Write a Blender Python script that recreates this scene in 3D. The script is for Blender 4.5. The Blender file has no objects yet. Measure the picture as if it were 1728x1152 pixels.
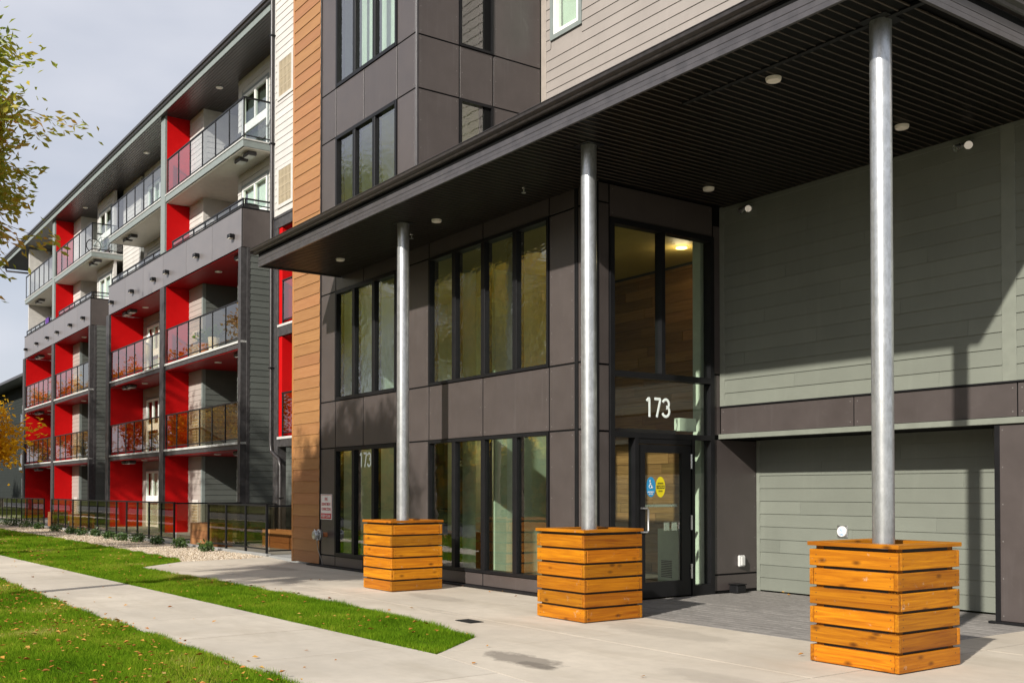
import bpy, bmesh, math, random
import numpy as np
from mathutils import Vector, Matrix
random.seed(11); rng = np.random.default_rng(5)
scene = bpy.context.scene
col = scene.collection
R = math.radians

# ------------------------------------------------------------------ camera, sky, sun, exposure
cam_d = bpy.data.cameras.new('camera'); cam = bpy.data.objects.new('camera', cam_d); col.objects.link(cam)
cam.location = (0, 0, 1.6)
cam.rotation_euler = (R(91.0), 0, R(90 - 35.5006))
cam_d.sensor_width = 36; cam_d.lens = 36.625
cam_d.shift_y = 0.12808
cam_d.clip_start = 0.05; cam_d.clip_end = 4000
scene.camera = cam

SUN_TRAVEL = Vector((-0.39, 1.0, -0.60)).normalized()
sun_d = bpy.data.lights.new('sun', 'SUN'); sun = bpy.data.objects.new('sun', sun_d); col.objects.link(sun)
sun_d.energy = 5.0; sun_d.angle = R(0.9); sun_d.color = (1.0, 0.945, 0.855)
sun.rotation_euler = SUN_TRAVEL.to_track_quat('-Z', 'Y').to_euler()
sun.location = (20, -40, 40)

world = bpy.data.worlds.new('World'); scene.world = world; world.use_nodes = True
nt = world.node_tree; nt.nodes.clear()
wo = nt.nodes.new('ShaderNodeOutputWorld'); bg = nt.nodes.new('ShaderNodeBackground')
sky = nt.nodes.new('ShaderNodeTexSky'); sky.sky_type = 'NISHITA'; sky.sun_disc = False
sky.sun_elevation = math.asin(-SUN_TRAVEL.z); sky.sun_rotation = math.atan2(-SUN_TRAVEL.x, -SUN_TRAVEL.y)
sky.air_density = 1.0; sky.dust_density = 1.5
tc = nt.nodes.new('ShaderNodeTexCoord'); mp = nt.nodes.new('ShaderNodeMapping'); mp.inputs['Scale'].default_value = (1.0, 1.0, 2.6)
nz = nt.nodes.new('ShaderNodeTexNoise'); nz.inputs['Scale'].default_value = 1.7; nz.inputs['Detail'].default_value = 5; nz.inputs['Roughness'].default_value = .55
rp = nt.nodes.new('ShaderNodeValToRGB'); rp.color_ramp.elements[0].position = .28; rp.color_ramp.elements[0].color = (.55,.55,.55,1)
rp.color_ramp.elements[1].position = .62; rp.color_ramp.elements[1].color = (.97,.97,.97,1)
nz2 = nt.nodes.new('ShaderNodeTexNoise'); nz2.inputs['Scale'].default_value = 3.3; nz2.inputs['Detail'].default_value = 6
cr2 = nt.nodes.new('ShaderNodeValToRGB'); cr2.color_ramp.elements[0].color = (6.0,6.25,7.1,1); cr2.color_ramp.elements[1].color = (7.4,7.5,8.1,1)
cr2.color_ramp.elements[0].position = .3; cr2.color_ramp.elements[1].position = .7
mx = nt.nodes.new('ShaderNodeMix'); mx.data_type = 'RGBA'
L = nt.links.new
L(tc.outputs['Generated'], mp.inputs['Vector']); L(mp.outputs[0], nz.inputs['Vector']); L(mp.outputs[0], nz2.inputs['Vector'])
L(nz.outputs['Fac'], rp.inputs[0]); L(nz2.outputs['Fac'], cr2.inputs[0])
L(rp.outputs[0], mx.inputs['Factor']); L(sky.outputs[0], mx.inputs['A']); L(cr2.outputs[0], mx.inputs['B'])
L(mx.outputs['Result'], bg.inputs['Color']); bg.inputs['Strength'].default_value = 0.088
L(bg.outputs[0], wo.inputs[0])
vs = scene.view_settings; vs.view_transform = 'Standard'; vs.look = 'None'; vs.exposure = 0.35; vs.gamma = 1.0; vs.use_curve_mapping = False

# ------------------------------------------------------------------ object helpers
ORG = {}                                   # world origin of each object (no rotations while building)
def org(o): return ORG.get(o.name, Vector((0,0,0)))
def link(name, data, loc, parent=None, kind=None):
    o = bpy.data.objects.new(name, data); col.objects.link(o)
    loc = Vector(loc); ORG[o.name] = loc.copy()
    if parent is not None:
        o.parent = parent; o.location = loc - org(parent)
    else: o.location = loc
    if kind: o['kind'] = kind
    return o
def tag(o, label, cat, group=None):
    o['label'] = label; o['category'] = cat
    if group: o['group'] = group
    return o
def thing(name, label, cat, loc=(0,0,0), group=None):
    o = link(name, None, loc); o.empty_display_size = .2
    return tag(o, label, cat, group)

class MB:
    def __init__(s): s.v=[]; s.f=[]
    def add(s, vs, fs):
        n=len(s.v); s.v += [tuple(p) for p in vs]; s.f += [tuple(i+n for i in f) for f in fs]
    def box(s, x0,x1,y0,y1,z0,z1):
        s.add([(x0,y0,z0),(x1,y0,z0),(x1,y1,z0),(x0,y1,z0),(x0,y0,z1),(x1,y0,z1),(x1,y1,z1),(x0,y1,z1)],
              [(0,3,2,1),(4,5,6,7),(0,1,5,4),(1,2,6,5),(2,3,7,6),(3,0,4,7)])
        return s
    def tube(s, pts, r, n=8, cap=True):
        pts=[Vector(p) for p in pts]; k=len(pts)
        rs = r if isinstance(r,(list,tuple)) else [r]*k
        base=len(s.v); up=None
        for i,p in enumerate(pts):
            d = (pts[min(i+1,k-1)]-pts[max(i-1,0)]).normalized()
            if up is None:
                up = Vector((0,0,1)) if abs(d.z)<.9 else Vector((1,0,0))
            a = d.cross(up).normalized(); b = a.cross(d).normalized(); up=b
            for j in range(n):
                t=2*math.pi*j/n; q = p + (a*math.cos(t)+b*math.sin(t))*rs[i]; s.v.append(tuple(q))
        for i in range(k-1):
            for j in range(n):
                a0=base+i*n+j; a1=base+i*n+(j+1)%n; s.f.append((a0,a1,a1+n,a0+n))
        if cap:
            s.f.append(tuple(base+j for j in range(n))[::-1]); s.f.append(tuple(base+(k-1)*n+j for j in range(n)))
        return s
    def prism(s, poly, axis, a0, a1):
        """poly of 2D points, extruded along axis 'x','y' or 'z'"""
        n=len(poly)
        def P(p,a):
            return (a,p[0],p[1]) if axis=='x' else ((p[0],a,p[1]) if axis=='y' else (p[0],p[1],a))
        vs=[P(p,a0) for p in poly]+[P(p,a1) for p in poly]
        fs=[tuple(range(n))[::-1], tuple(range(n,2*n))]+[(i,(i+1)%n,(i+1)%n+n,i+n) for i in range(n)]
        s.add(vs,fs); return s
    def lathe(s, prof, c, axis='z', n=20):
        base=len(s.v); k=len(prof)
        for (r,h) in prof:
            for j in range(n):
                t=2*math.pi*j/n; a,b=r*math.cos(t),r*math.sin(t)
                q = (a,b,h) if axis=='z' else ((a,h,b) if axis=='y' else (h,a,b))
                s.v.append((c[0]+q[0],c[1]+q[1],c[2]+q[2]))
        for i in range(k-1):
            for j in range(n):
                a0=base+i*n+j; a1=base+i*n+(j+1)%n; s.f.append((a0,a1,a1+n,a0+n))
        s.f.append(tuple(base+j for j in range(n))[::-1]); s.f.append(tuple(base+(k-1)*n+j for j in range(n)))
        return s
    def mesh(s, name, mat, off=(0,0,0), smooth=False, bevel=0):
        off=Vector(off); me=bpy.data.meshes.new(name)
        me.from_pydata([tuple(Vector(p)-off) for p in s.v],[],s.f)
        bm=bmesh.new(); bm.from_mesh(me)
        bmesh.ops.recalc_face_normals(bm, faces=bm.faces)
        if bevel>0: bmesh.ops.bevel(bm, geom=bm.edges[:], offset=bevel, segments=1, affect='EDGES', clamp_overlap=True)
        bm.to_mesh(me); bm.free()
        if mat: me.materials.append(mat)
        if smooth: 
            me.polygons.foreach_set('use_smooth',[True]*len(me.polygons))
            if hasattr(me,'set_sharp_from_angle'): me.set_sharp_from_angle(angle=R(40))
        return me
    def build(s, name, mat, parent=None, loc=None, kind=None, smooth=False, bevel=0):
        if loc is None:
            a=np.array(s.v); loc=(a.min(0)+a.max(0))/2
        loc=Vector([float(c) for c in loc])
        return link(name, s.mesh(name,mat,loc,smooth,bevel), loc, parent, kind)

_boxes={}
def bx(name, x0,x1,y0,y1,z0,z1, mat, parent=None, bev=.003, kind=None):
    """a bevelled box part; alike boxes share one mesh"""
    if x1<x0: x0,x1=x1,x0
    if y1<y0: y0,y1=y1,y0
    if z1<z0: z0,z1=z1,z0
    dx,dy,dz=x1-x0,y1-y0,z1-z0
    bev=min(bev, min(dx,dy,dz)*.3)
    key=(round(dx,3),round(dy,3),round(dz,3),mat.name,round(bev,4))
    me=_boxes.get(key)
    if me is None:
        me=MB().box(-dx/2,dx/2,-dy/2,dy/2,-dz/2,dz/2).mesh(name,mat,bevel=bev); _boxes[key]=me
    return link(name, me, ((x0+x1)/2,(y0+y1)/2,(z0+z1)/2), parent, kind)
def copy_tree(o, loc, parent=None):
    c=o.copy(); col.objects.link(c); c.location=loc
    if parent is not None: c.parent=parent
    for ch in o.children: copy_tree(ch, ch.location.copy(), c)
    return c

# ------------------------------------------------------------------ materials
class NT:
    def __init__(s, name):
        s.m=bpy.data.materials.new(name); s.m.use_nodes=True; s.t=s.m.node_tree; s.t.nodes.clear()
        s.out=s.n('ShaderNodeOutputMaterial')
    def n(s, typ, **kw):
        x=s.t.nodes.new(typ)
        for k,v in kw.items(): setattr(x,k,v)
        return x
    def l(s,a,b): s.t.links.new(a,b)
    def val(s, sock, v):
        if hasattr(v,'is_output') or isinstance(v,bpy.types.NodeSocket): s.l(v,sock)
        else: sock.default_value=v
    def math(s, op, a, b=None, c=None, clamp=False):
        x=s.n('ShaderNodeMath',operation=op,use_clamp=clamp); s.val(x.inputs[0],a)
        if b is not None: s.val(x.inputs[1],b)
        if c is not None: s.val(x.inputs[2],c)
        return x.outputs[0]
    def mix(s, f, a, b, blend='MIX'):
        x=s.n('ShaderNodeMix',data_type='RGBA',blend_type=blend); s.val(x.inputs['Factor'],f)
        for k,v in (('A',a),('B',b)):
            s.val(x.inputs[k], v if isinstance(v,bpy.types.NodeSocket) else (*v,1) if len(v)==3 else v)
        return x.outputs['Result']
    def coord(s, space='object', scale=(1,1,1), rand=True):
        if space=='world': v=s.n('ShaderNodeNewGeometry').outputs['Position']
        else:
            v=s.n('ShaderNodeTexCoord').outputs['Object']
            if rand:
                oi=s.n('ShaderNodeObjectInfo'); a=s.n('ShaderNodeVectorMath',operation='SCALE'); a.inputs[0].default_value=(37.0,19.0,53.0); s.l(oi.outputs['Random'],a.inputs['Scale'])
                b=s.n('ShaderNodeVectorMath',operation='ADD'); s.l(v,b.inputs[0]); s.l(a.outputs[0],b.inputs[1]); v=b.outputs[0]
        m=s.n('ShaderNodeMapping'); m.inputs['Scale'].default_value=scale; s.l(v,m.inputs['Vector']); return m.outputs[0]
    def noise(s, vec, scale=5, detail=4, rough=.55, dist=0, out='Fac'):
        x=s.n('ShaderNodeTexNoise'); x.inputs['Scale'].default_value=scale; x.inputs['Detail'].default_value=detail
        x.inputs['Roughness'].default_value=rough; x.inputs['Distortion'].default_value=dist; s.l(vec,x.inputs['Vector']); return x.outputs[out]
    def ramp(s, f, pts):
        x=s.n('ShaderNodeValToRGB'); e=x.color_ramp.elements
        while len(e)<len(pts): e.new(.5)
        for i,(p,c) in enumerate(pts):
            e[i].position=p; e[i].color=(c,c,c,1) if not isinstance(c,(tuple,list)) else (*c,1)
        s.l(f,x.inputs[0]); return x.outputs[0]
    def rnd(s): return s.n('ShaderNodeObjectInfo').outputs['Random']
    def bump(s, h, strength=.3, dist=.01):
        b=s.n('ShaderNodeBump'); b.inputs['Strength'].default_value=strength; b.inputs['Distance'].default_value=dist; s.l(h,b.inputs['Height']); return b.outputs[0]
    def bsdf(s, color, rough=.6, metal=0, spec=.5, normal=None, coat=0, emis=None, estr=0):
        p=s.n('ShaderNodeBsdfPrincipled')
        s.val(p.inputs['Base Color'], color if isinstance(color,bpy.types.NodeSocket) else (*color,1)); s.val(p.inputs['Roughness'],rough)
        s.val(p.inputs['Metallic'],metal); s.val(p.inputs['Specular IOR Level'],spec); p.inputs['Coat Weight'].default_value=coat; p.inputs['Coat Roughness'].default_value=.15
        if normal is not None: s.l(normal,p.inputs['Normal'])
        if emis: p.inputs['Emission Color'].default_value=(*emis,1); p.inputs['Emission Strength'].default_value=estr
        s.l(p.outputs[0],s.out.inputs[0]); return s.m

def dark(c,k): return tuple(x*k for x in c)
def m_plain(name, c, rough=.5, metal=0, var=.08, scale=6, bump=0, spec=.5, objvar=.0, space='world'):
    t=NT(name); v=t.coord(space, rand=(space!='world')); n=t.noise(v,scale,5)
    f=t.ramp(n,[(.3,0.),(.7,1.)])
    cc=t.mix(f, dark(c,1-var), dark(c,1+var))
    if objvar:
        k=t.math('MULTIPLY_ADD', t.rnd(), 2*objvar, 1-objvar); h=t.n('ShaderNodeHueSaturation'); t.l(k,h.inputs['Value']); t.l(cc,h.inputs['Color']); cc=h.outputs[0]
    nm=t.bump(t.noise(v,scale*8,3),bump,.004) if bump else None
    rr=t.math('MULTIPLY_ADD', n, .16, rough-.08)
    return t.bsdf(cc, rr, metal, spec, nm)
def m_siding(name, c, objvar=.06, rough=.55, spec=.4):
    """painted fibre-cement lap board: embossed grain along the board, a little dirt"""
    t=NT(name); v=t.coord('object',(1.2,30,26)); g=t.noise(v,3.0,5,.6,.4)
    w=t.coord('world'); d=t.noise(w,1.3,5,.6); s2=t.noise(t.coord('world',(9,9,.7)),1.0,4)
    cc=t.mix(t.ramp(d,[(.3,0.),(.75,1.)]), dark(c,.9), dark(c,1.06))
    cc=t.mix(t.math('MULTIPLY',t.ramp(s2,[(.55,0.),(.8,1.)]),.22), cc, dark(c,1.35))
    k=t.math('MULTIPLY_ADD', t.rnd(), 2*objvar, 1-objvar); h=t.n('ShaderNodeHueSaturation'); t.l(k,h.inputs['Value']); t.l(cc,h.inputs['Color'])
    return t.bsdf(h.outputs[0], rough, 0, spec, t.bump(g,.35,.004))
def m_panel(name, c, rough=.36):
    """through-coloured cement board with chalky scuffs"""
    t=NT(name); w=t.coord('object'); d=t.noise(w,2.2,6,.65); st=t.noise(w,5.0,8,.75,.6); stv=t.noise(t.coord('world',(12,12,.8)),1.2,4)
    cc=t.mix(t.ramp(d,[(.3,0.),(.72,1.)]), dark(c,.88), dark(c,1.12))
    cc=t.mix(t.math('MULTIPLY',t.ramp(st,[(.6,0.),(.78,1.)]),.16), cc, (.20,.19,.19))
    cc=t.mix(t.math('MULTIPLY',t.ramp(stv,[(.58,0.),(.8,1.)]),.10), cc, (.20,.19,.19))
    k=t.math('MULTIPLY_ADD', t.rnd(), .14, .93); h=t.n('ShaderNodeHueSaturation'); t.l(k,h.inputs['Value']); t.l(cc,h.inputs['Color'])
    rr=t.math('MULTIPLY_ADD', d, .2, rough-.1)
    return t.bsdf(h.outputs[0], rr, 0, .6, t.bump(t.noise(w,70,3),.05,.002))
def m_wood(name, c1, c2, axis=0, objvar=.12, rough=.4, knots=True, coat=.15, gscale=1.0, dirt=0):
    t=NT(name); sc=[16*gscale]*3; sc[axis]=.8*gscale
    v=t.coord('object',tuple(sc)); g=t.noise(v,1.6,6,.62,1.2)
    sc2=[60*gscale]*3; sc2[axis]=2.0*gscale
    f2=t.noise(t.coord('object',tuple(sc2)),1.0,3,.5)
    cc=t.mix(t.ramp(g,[(.3,0.),(.7,1.)]), c1, c2)
    cc=t.mix(t.math('MULTIPLY',t.ramp(f2,[(.45,0.),(.75,1.)]),.22), cc, dark(c1,.65))
    if knots:
        sc3=[7.0]*3; sc3[axis]=3.2
        vo=t.n('ShaderNodeTexVoronoi'); vo.inputs['Scale'].default_value=1.0; t.l(t.coord('object',tuple(sc3)),vo.inputs['Vector'])
        kn=t.ramp(vo.outputs['Distance'],[(.06,1.),(.20,0.)])
        cc=t.mix(t.math('MULTIPLY',kn,.85), cc, dark(c1,.33))
    if dirt:
        dn=t.noise(t.coord('object'),9,6,.7)
        cc=t.mix(t.math('MULTIPLY',t.ramp(dn,[(.63,0.),(.7,1.)]),dirt), cc, (.5,.45,.38))
    k=t.math('MULTIPLY_ADD', t.rnd(), 2*objvar, 1-objvar); h=t.n('ShaderNodeHueSaturation'); t.l(k,h.inputs['Value']); t.l(cc,h.inputs['Color'])
    hu=t.math('MULTIPLY_ADD', t.math('FRACT',t.math('MULTIPLY',t.rnd(),17.3)), .010, .495); t.l(hu,h.inputs['Hue'])
    return t.bsdf(h.outputs[0], t.math('MULTIPLY_ADD',g,.2,rough-.1), 0, .28, t.bump(f2,.18,.003), coat)
def m_concrete(name, c, stain=False, objvar=.05):
    t=NT(name); w=t.coord('world'); a=t.noise(w,.55,7,.6); b=t.noise(w,5,6,.65); s=t.noise(w,90,2); st=t.noise(t.coord('world',(.5,1.6,1)),1.1,5,.6,.6)
    cc=t.mix(t.ramp(a,[(.3,0.),(.7,1.)]), dark(c,.78), dark(c,1.08))
    cc=t.mix(t.math('MULTIPLY',t.ramp(b,[(.42,0.),(.75,1.)]),.45), cc, dark(c,.74))
    cc=t.mix(t.math('MULTIPLY',t.ramp(st,[(.50,0.),(.72,1.)]),.55), cc, (c[0]*.68,c[1]*.66,c[2]*.62))
    sp=t.ramp(s,[(.62,0.),(.74,1.)]); cc=t.mix(t.math('MULTIPLY',sp,.2), cc, dark(c,.6))
    k=t.math('MULTIPLY_ADD', t.rnd(), 2*objvar, 1-objvar); h=t.n('ShaderNodeHueSaturation'); t.l(k,h.inputs['Value']); t.l(cc,h.inputs['Color']); cc=h.outputs[0]
    rough=.85
    if stain:
        for (sx,sy,rx,ry,am) in ((-8.05,5.85,.62,.24,.62),(-7.7,5.75,.3,.14,.5),(-13.5,8.2,.9,.25,.25),(-17.5,7.6,1.4,.2,.22),(-11.9,7.3,.7,.12,.2),(-8.6,8.3,1.1,.35,.22),(-20.3,8.6,.8,.3,.3),(-6.2,6.6,.8,.25,.2),(-15.8,7.2,.5,.3,.22)):
            x=t.n('ShaderNodeSeparateXYZ'); t.l(w,x.inputs[0])
            dx=t.math('DIVIDE',t.math('SUBTRACT',x.outputs[0],sx),rx); dy=t.math('DIVIDE',t.math('SUBTRACT',x.outputs[1],sy),ry)
            r=t.math('SQRT',t.math('ADD',t.math('MULTIPLY',dx,dx),t.math('MULTIPLY',dy,dy)))
            r=t.math('ADD',r,t.math('MULTIPLY_ADD',b,1.6,-.8))
            f=t.ramp(r,[(.72,1.),(1.0,0.)]); cc=t.mix(t.math('MULTIPLY',f,am),cc,(.10,.085,.07))
    return t.bsdf(cc, rough, 0, .3, t.bump(t.math('ADD',s,b),.18,.004))
def m_glass(name, tint=(.88,.95,.91), ior=2.0, wob=.0, wscale=(1,1,1), refl=(1,1,1)):
    t=NT(name); tr=t.n('ShaderNodeBsdfTransparent'); tr.inputs[0].default_value=(*tint,1)
    gl=t.n('ShaderNodeBsdfGlossy'); gl.inputs['Roughness'].default_value=.004; gl.inputs['Color'].default_value=(*refl,1)
    fr=t.n('ShaderNodeFresnel'); fr.inputs['IOR'].default_value=ior
    if wob:
        v=t.coord('object',wscale); nm=t.bump(t.noise(v,1.0,3,.5),wob,.012); t.l(nm,gl.inputs['Normal'])
    mx=t.n('ShaderNodeMixShader'); gb=t.n('ShaderNodeNewGeometry'); fac=t.math('MULTIPLY',fr.outputs[0],t.math('SUBTRACT',1.0,gb.outputs['Backfacing'])); t.l(fac,mx.inputs[0]); t.l(tr.outputs[0],mx.inputs[1]); t.l(gl.outputs[0],mx.inputs[2]); t.l(mx.outputs[0],t.out.inputs[0])
    return t.m
def m_leaf(name, cols, rough=.5, trans=.35, gloss=.05):
    t=NT(name); g=t.n('ShaderNodeNewGeometry'); x=t.n('ShaderNodeValToRGB'); e=x.color_ramp.elements
    while len(e)<len(cols): e.new(.5)
    for i,(p,c) in enumerate(cols): e[i].position=p; e[i].color=(*c,1)
    w=t.noise(t.coord('world'),.55,3); f=t.math('MULTIPLY_ADD',g.outputs['Random Per Island'],.55,t.math('MULTIPLY_ADD',w,1.7,-.62),clamp=True)
    t.l(f,x.inputs[0])
    d=t.n('ShaderNodeBsdfDiffuse'); tl=t.n('ShaderNodeBsdfTranslucent'); gl=t.n('ShaderNodeBsdfGlossy'); gl.inputs['Roughness'].default_value=.45
    t.l(x.outputs[0],d.inputs[0]); t.l(x.outputs[0],tl.inputs[0])
    a=t.n('ShaderNodeMixShader'); a.inputs[0].default_value=trans; t.l(d.outputs[0],a.inputs[1]); t.l(tl.outputs[0],a.inputs[2])
    b=t.n('ShaderNodeMixShader'); b.inputs[0].default_value=gloss; t.l(a.outputs[0],b.inputs[1]); t.l(gl.outputs[0],b.inputs[2]); t.l(b.outputs[0],t.out.inputs[0])
    return t.m
def m_emit(name, c, s):
    t=NT(name); return t.bsdf(dark(c,.8), .5, emis=c, estr=s)

M={}
M['panel']=m_panel('charcoal_panel',(.068,.056,.053))
M['panel_sheen']=m_panel('parapet_panel',(.15,.138,.14))  # charcoal panel made lighter: sky sheen on the band painted into its colour
M['black']=m_plain('black_metal',(.010,.010,.011),.42,0,.15,6,0,.22)
M['blackwall']=m_plain('black_membrane',(.006,.006,.006),.8,0,.08,6,0,.1)
M['frame']=m_plain('dark_frame',(.009,.009,.010),.42,0,.12,6,0,.22)
M['sage']=m_siding('sage_siding',(.168,.180,.150))
M['sage_trim']=m_plain('sage_trim',(.185,.198,.165),.5)
M['slate']=m_siding('slate_siding',(.095,.103,.094),.08)
M['darkslate']=m_siding('dark_slate_siding',(.035,.040,.038),.08,.95,.03)
M['slate_trim']=m_plain('slate_trim',(.20,.23,.22),.5)
M['cream']=m_siding('cream_siding',(.54,.52,.49),.03)
M['cream_trim']=m_plain('cream_trim',(.53,.51,.48),.5)
M['taupe']=m_siding('taupe_siding',(.36,.315,.285),.04)
M['beige']=m_siding('beige_siding',(.295,.265,.243),.03)
M['beige_trim']=m_plain('beige_trim',(.32,.28,.245),.5)
M['cedar']=m_wood('cedar_cladding',(.28,.128,.050),(.345,.172,.072),0,.08,.5,False,0)
M['cedar_trim']=m_plain('cedar_trim',(.36,.155,.045),.5)
M['pine']=m_wood('stained_pine',(.25,.070,.001),(.48,.180,.003),0,.27,.5,True,.04,dirt=.35)
M['piney']=m_wood('stained_pine_cross',(.25,.070,.001),(.48,.180,.003),1,.27,.5,True,.04,dirt=.35)
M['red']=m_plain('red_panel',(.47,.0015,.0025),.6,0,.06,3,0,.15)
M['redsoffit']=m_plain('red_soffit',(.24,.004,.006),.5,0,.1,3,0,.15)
M['creamsoffit']=m_plain('cream_soffit',(.55,.52,.45),.5)
M['darktrim']=m_plain('weathered_dark_trim',(.045,.042,.043),.5,0,.35,9)
M['white']=m_plain('white_vinyl',(.78,.78,.75),.4,0,.04)
M['edge']=m_plain('pale_drip_edge',(.50,.50,.48),.45)
M['concrete']=m_concrete('concrete_apron',(.545,.485,.40),True)
M['walk']=m_concrete('concrete_walk',(.55,.495,.415),False)
M['patio']=m_concrete('patio_concrete',(.30,.30,.29))
M['paver']=m_plain('dark_paver',(.225,.21,.195),.75,0,.2,20,.3,.4,.12)
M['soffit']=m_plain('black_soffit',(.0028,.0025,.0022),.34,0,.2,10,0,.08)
M['lit_rib']=m_plain('soffit_rib',(.055,.043,.033),.5,0,.15,8)  # lighter than the planks: light caught on the ridges put into the colour
M['gutter']=m_plain('dark_gutter',(.030,.026,.026),.36,0,.35,12)
M['fascia']=m_plain('dark_fascia',(.060,.056,.060),.34,0,.2,7)
M['glass']=m_glass('window_glass',(.88,.94,.88),2.8,.05,(2.0,1,9))
M['glass2']=m_glass('rippled_glass',(.86,.93,.86),3.8,.30,(6,1,10))
M['glassdoor']=m_glass('door_glass',(.93,.97,.93),1.75,.02,(2,1,3))
M['railglass']=m_glass('railing_glass',(.82,.78,.68),2.0,.03,(3,1,3))
M['railglass_up']=m_glass('clear_railing_glass',(.86,.89,.90),1.9,.02,(3,1,3))
def m_galv():
    t=NT('galvanised_steel'); v=t.coord('object'); a=t.noise(v,7,5,.6); vo=t.n('ShaderNodeTexVoronoi'); vo.inputs['Scale'].default_value=26; t.l(t.coord('object',(1,1,.45)),vo.inputs['Vector'])
    sp=t.math('MULTIPLY_ADD',vo.outputs['Color'],.16,-.08) if False else t.noise(t.coord('object',(3,3,1)),12,4,.7)
    cc=t.mix(t.ramp(a,[(.3,0.),(.7,1.)]),(.46,.475,.48),(.66,.675,.68)); cc=t.mix(t.math('MULTIPLY',t.ramp(sp,[(.48,0.),(.62,1.)]),.6),cc,(.38,.39,.385))
    rust=t.ramp(t.noise(t.coord('object',(5,5,1.6)),2.3,6,.7,.5),[(.70,0.),(.74,1.)]); cc=t.mix(t.math('MULTIPLY',rust,.7),cc,(.22,.16,.10))
    mt=t.math('MULTIPLY_ADD',rust,-.6,.80)
    return t.bsdf(cc,t.math('MULTIPLY_ADD',sp,.22,.22),mt,.5,t.bump(sp,.12,.003))
M['galv']=m_galv()
M['steel']=m_plain('brushed_steel',(.66,.66,.65),.28,.9,.06)
M['plastic']=m_plain('grey_plastic',(.55,.55,.53),.45)
M['lampglass']=m_plain('frosted_lens',(.80,.75,.66),.5)
M['lamp']=m_emit('lit_lens',(1.0,.86,.66),1.6)
M['warm']=m_emit('warm_downlight',(1.0,.62,.22),4.0)
M['vent']=m_plain('tan_louvre',(.40,.33,.22),.5)
M['mint']=m_plain('white_interior_wall',(.62,.68,.58),.6)
M['ceil']=m_plain('interior_ceiling',(.62,.60,.50),.7)
M['ceilwood']=m_plain('ochre_ceiling',(.45,.33,.10),.6)
M['floor']=m_plain('interior_floor',(.16,.14,.12),.35)
M['planks']=m_wood('reclaimed_planks',(.20,.098,.040),(.36,.19,.08),0,.28,.5,False,0)
M['curtain']=m_plain('white_curtain',(.70,.72,.72),.8,0,.05,2)
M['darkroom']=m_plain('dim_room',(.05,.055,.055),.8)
M['soil']=m_plain('planter_soil',(.05,.035,.022),.95,0,.4,30,.6)
M['signwhite']=m_plain('sign_white',(.75,.72,.70),.4)
M['signred']=m_plain('sign_red',(.50,.015,.03),.4)
M['frost']=m_plain('frosted_vinyl',(.84,.92,.87),.6)
M['blue']=m_plain('sticker_blue',(.03,.28,.55),.4)
M['yellow']=m_plain('sticker_yellow',(.72,.60,.01),.4)
M['ink']=m_plain('black_ink',(.02,.02,.02),.5)
M['boxbrown']=m_wood('brown_timber',(.24,.105,.04),(.34,.16,.065),0,.10,.6,False,0)
M['asphalt']=m_plain('asphalt',(.05,.05,.052),.85,0,.15,8,.4)
M['bark']=m_plain('tree_bark',(.10,.075,.055),.9,0,.3,12,.8)
M['earth']=m_plain('lawn_soil',(.05,.06,.016),.95,0,.4,7,.5,0)
M['gravelbase']=m_plain('gravel_base',(.40,.33,.25),.95,0,.2,25,.6)
M['terr']=m_plain('terracotta',(.45,.16,.06),.7)

# ------------------------------------------------------------------ ground
def clip_convex(poly, cell):
    x0,x1,y0,y1=cell
    def cut(ps, inside, inter):
        o=[]
        for i in range(len(ps)):
            a,b=ps[i-1],ps[i]
            if inside(b):
                if not inside(a): o.append(inter(a,b))
                o.append(b)
            elif inside(a): o.append(inter(a,b))
        return o
    def ix(c): return lambda a,b:(c, a[1]+(b[1]-a[1])*(c-a[0])/(b[0]-a[0]))
    def iy(c): return lambda a,b:(a[0]+(b[0]-a[0])*(c-a[1])/(b[1]-a[1]), c)
    for ins,it in ((lambda p:p[0]>=x0,ix(x0)),(lambda p:p[0]<=x1,ix(x1)),(lambda p:p[1]>=y0,iy(y0)),(lambda p:p[1]<=y1,iy(y1))):
        if not poly: return []
        poly=cut(poly,ins,it)
    return poly
def area(p): return .5*sum(p[i-1][0]*p[i][1]-p[i][0]*p[i-1][1] for i in range(len(p)))
def slab_set(parent, name, poly, xs, ys, mat, z=0.0, th=.1, gap=.008):
    out=[]
    for i in range(len(xs)-1):
        for j in range(len(ys)-1):
            c=clip_convex(list(poly),(xs[i]+gap,xs[i+1]-gap,ys[j]+gap,ys[j+1]-gap))
            q=[]
            for p in c:
                if not q or (abs(p[0]-q[-1][0])+abs(p[1]-q[-1][1])>1e-4): q.append(p)
            if len(q)>2 and abs(area(q))>.02:
                out.append(MB().prism(q,'z',z-th,z-random.uniform(0,.003)).build(name,mat,parent))
    return out

g=MB(); g.add([(-1500,-1500,-.14),(1500,-1500,-.14),(1500,1500,-.14),(-1500,1500,-.14)],[(0,1,2,3)])
g.build('ground',M['earth'],kind='structure')
EDGE_LOW=[(-75,3.45),(-14.4,3.45),(-10.5,3.54),(-8.13,3.61),(-4,3.8),(3,4.3)]
EDGE_UP=[(-75,4.35),(-28.7,4.72),(-16,5.12),(-11.9,5.24),(-8.8,5.35)]
STRIP_N=[(-9.6,6.36),(-11.2,6.58),(-13.1,6.66),(-16.1,6.61),(-19.2,6.49),(-22.3,6.33),(-23.64,7.63),(-24.5,7.83),(-32.6,8.0),(-75,7.95)]
LAWN=[(-75,-1.0),(3,-1.0)]+EDGE_LOW[::-1]
STRIP=EDGE_UP+STRIP_N
MB().prism(LAWN,'z',-.13,-.012).build('front_lawn',M['earth'],kind='structure')
MB().prism(STRIP,'z',-.13,-.012).build('grass_strip',M['earth'],kind='structure')
sw=link('sidewalk',None,(0,0,0),kind='structure')
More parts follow.
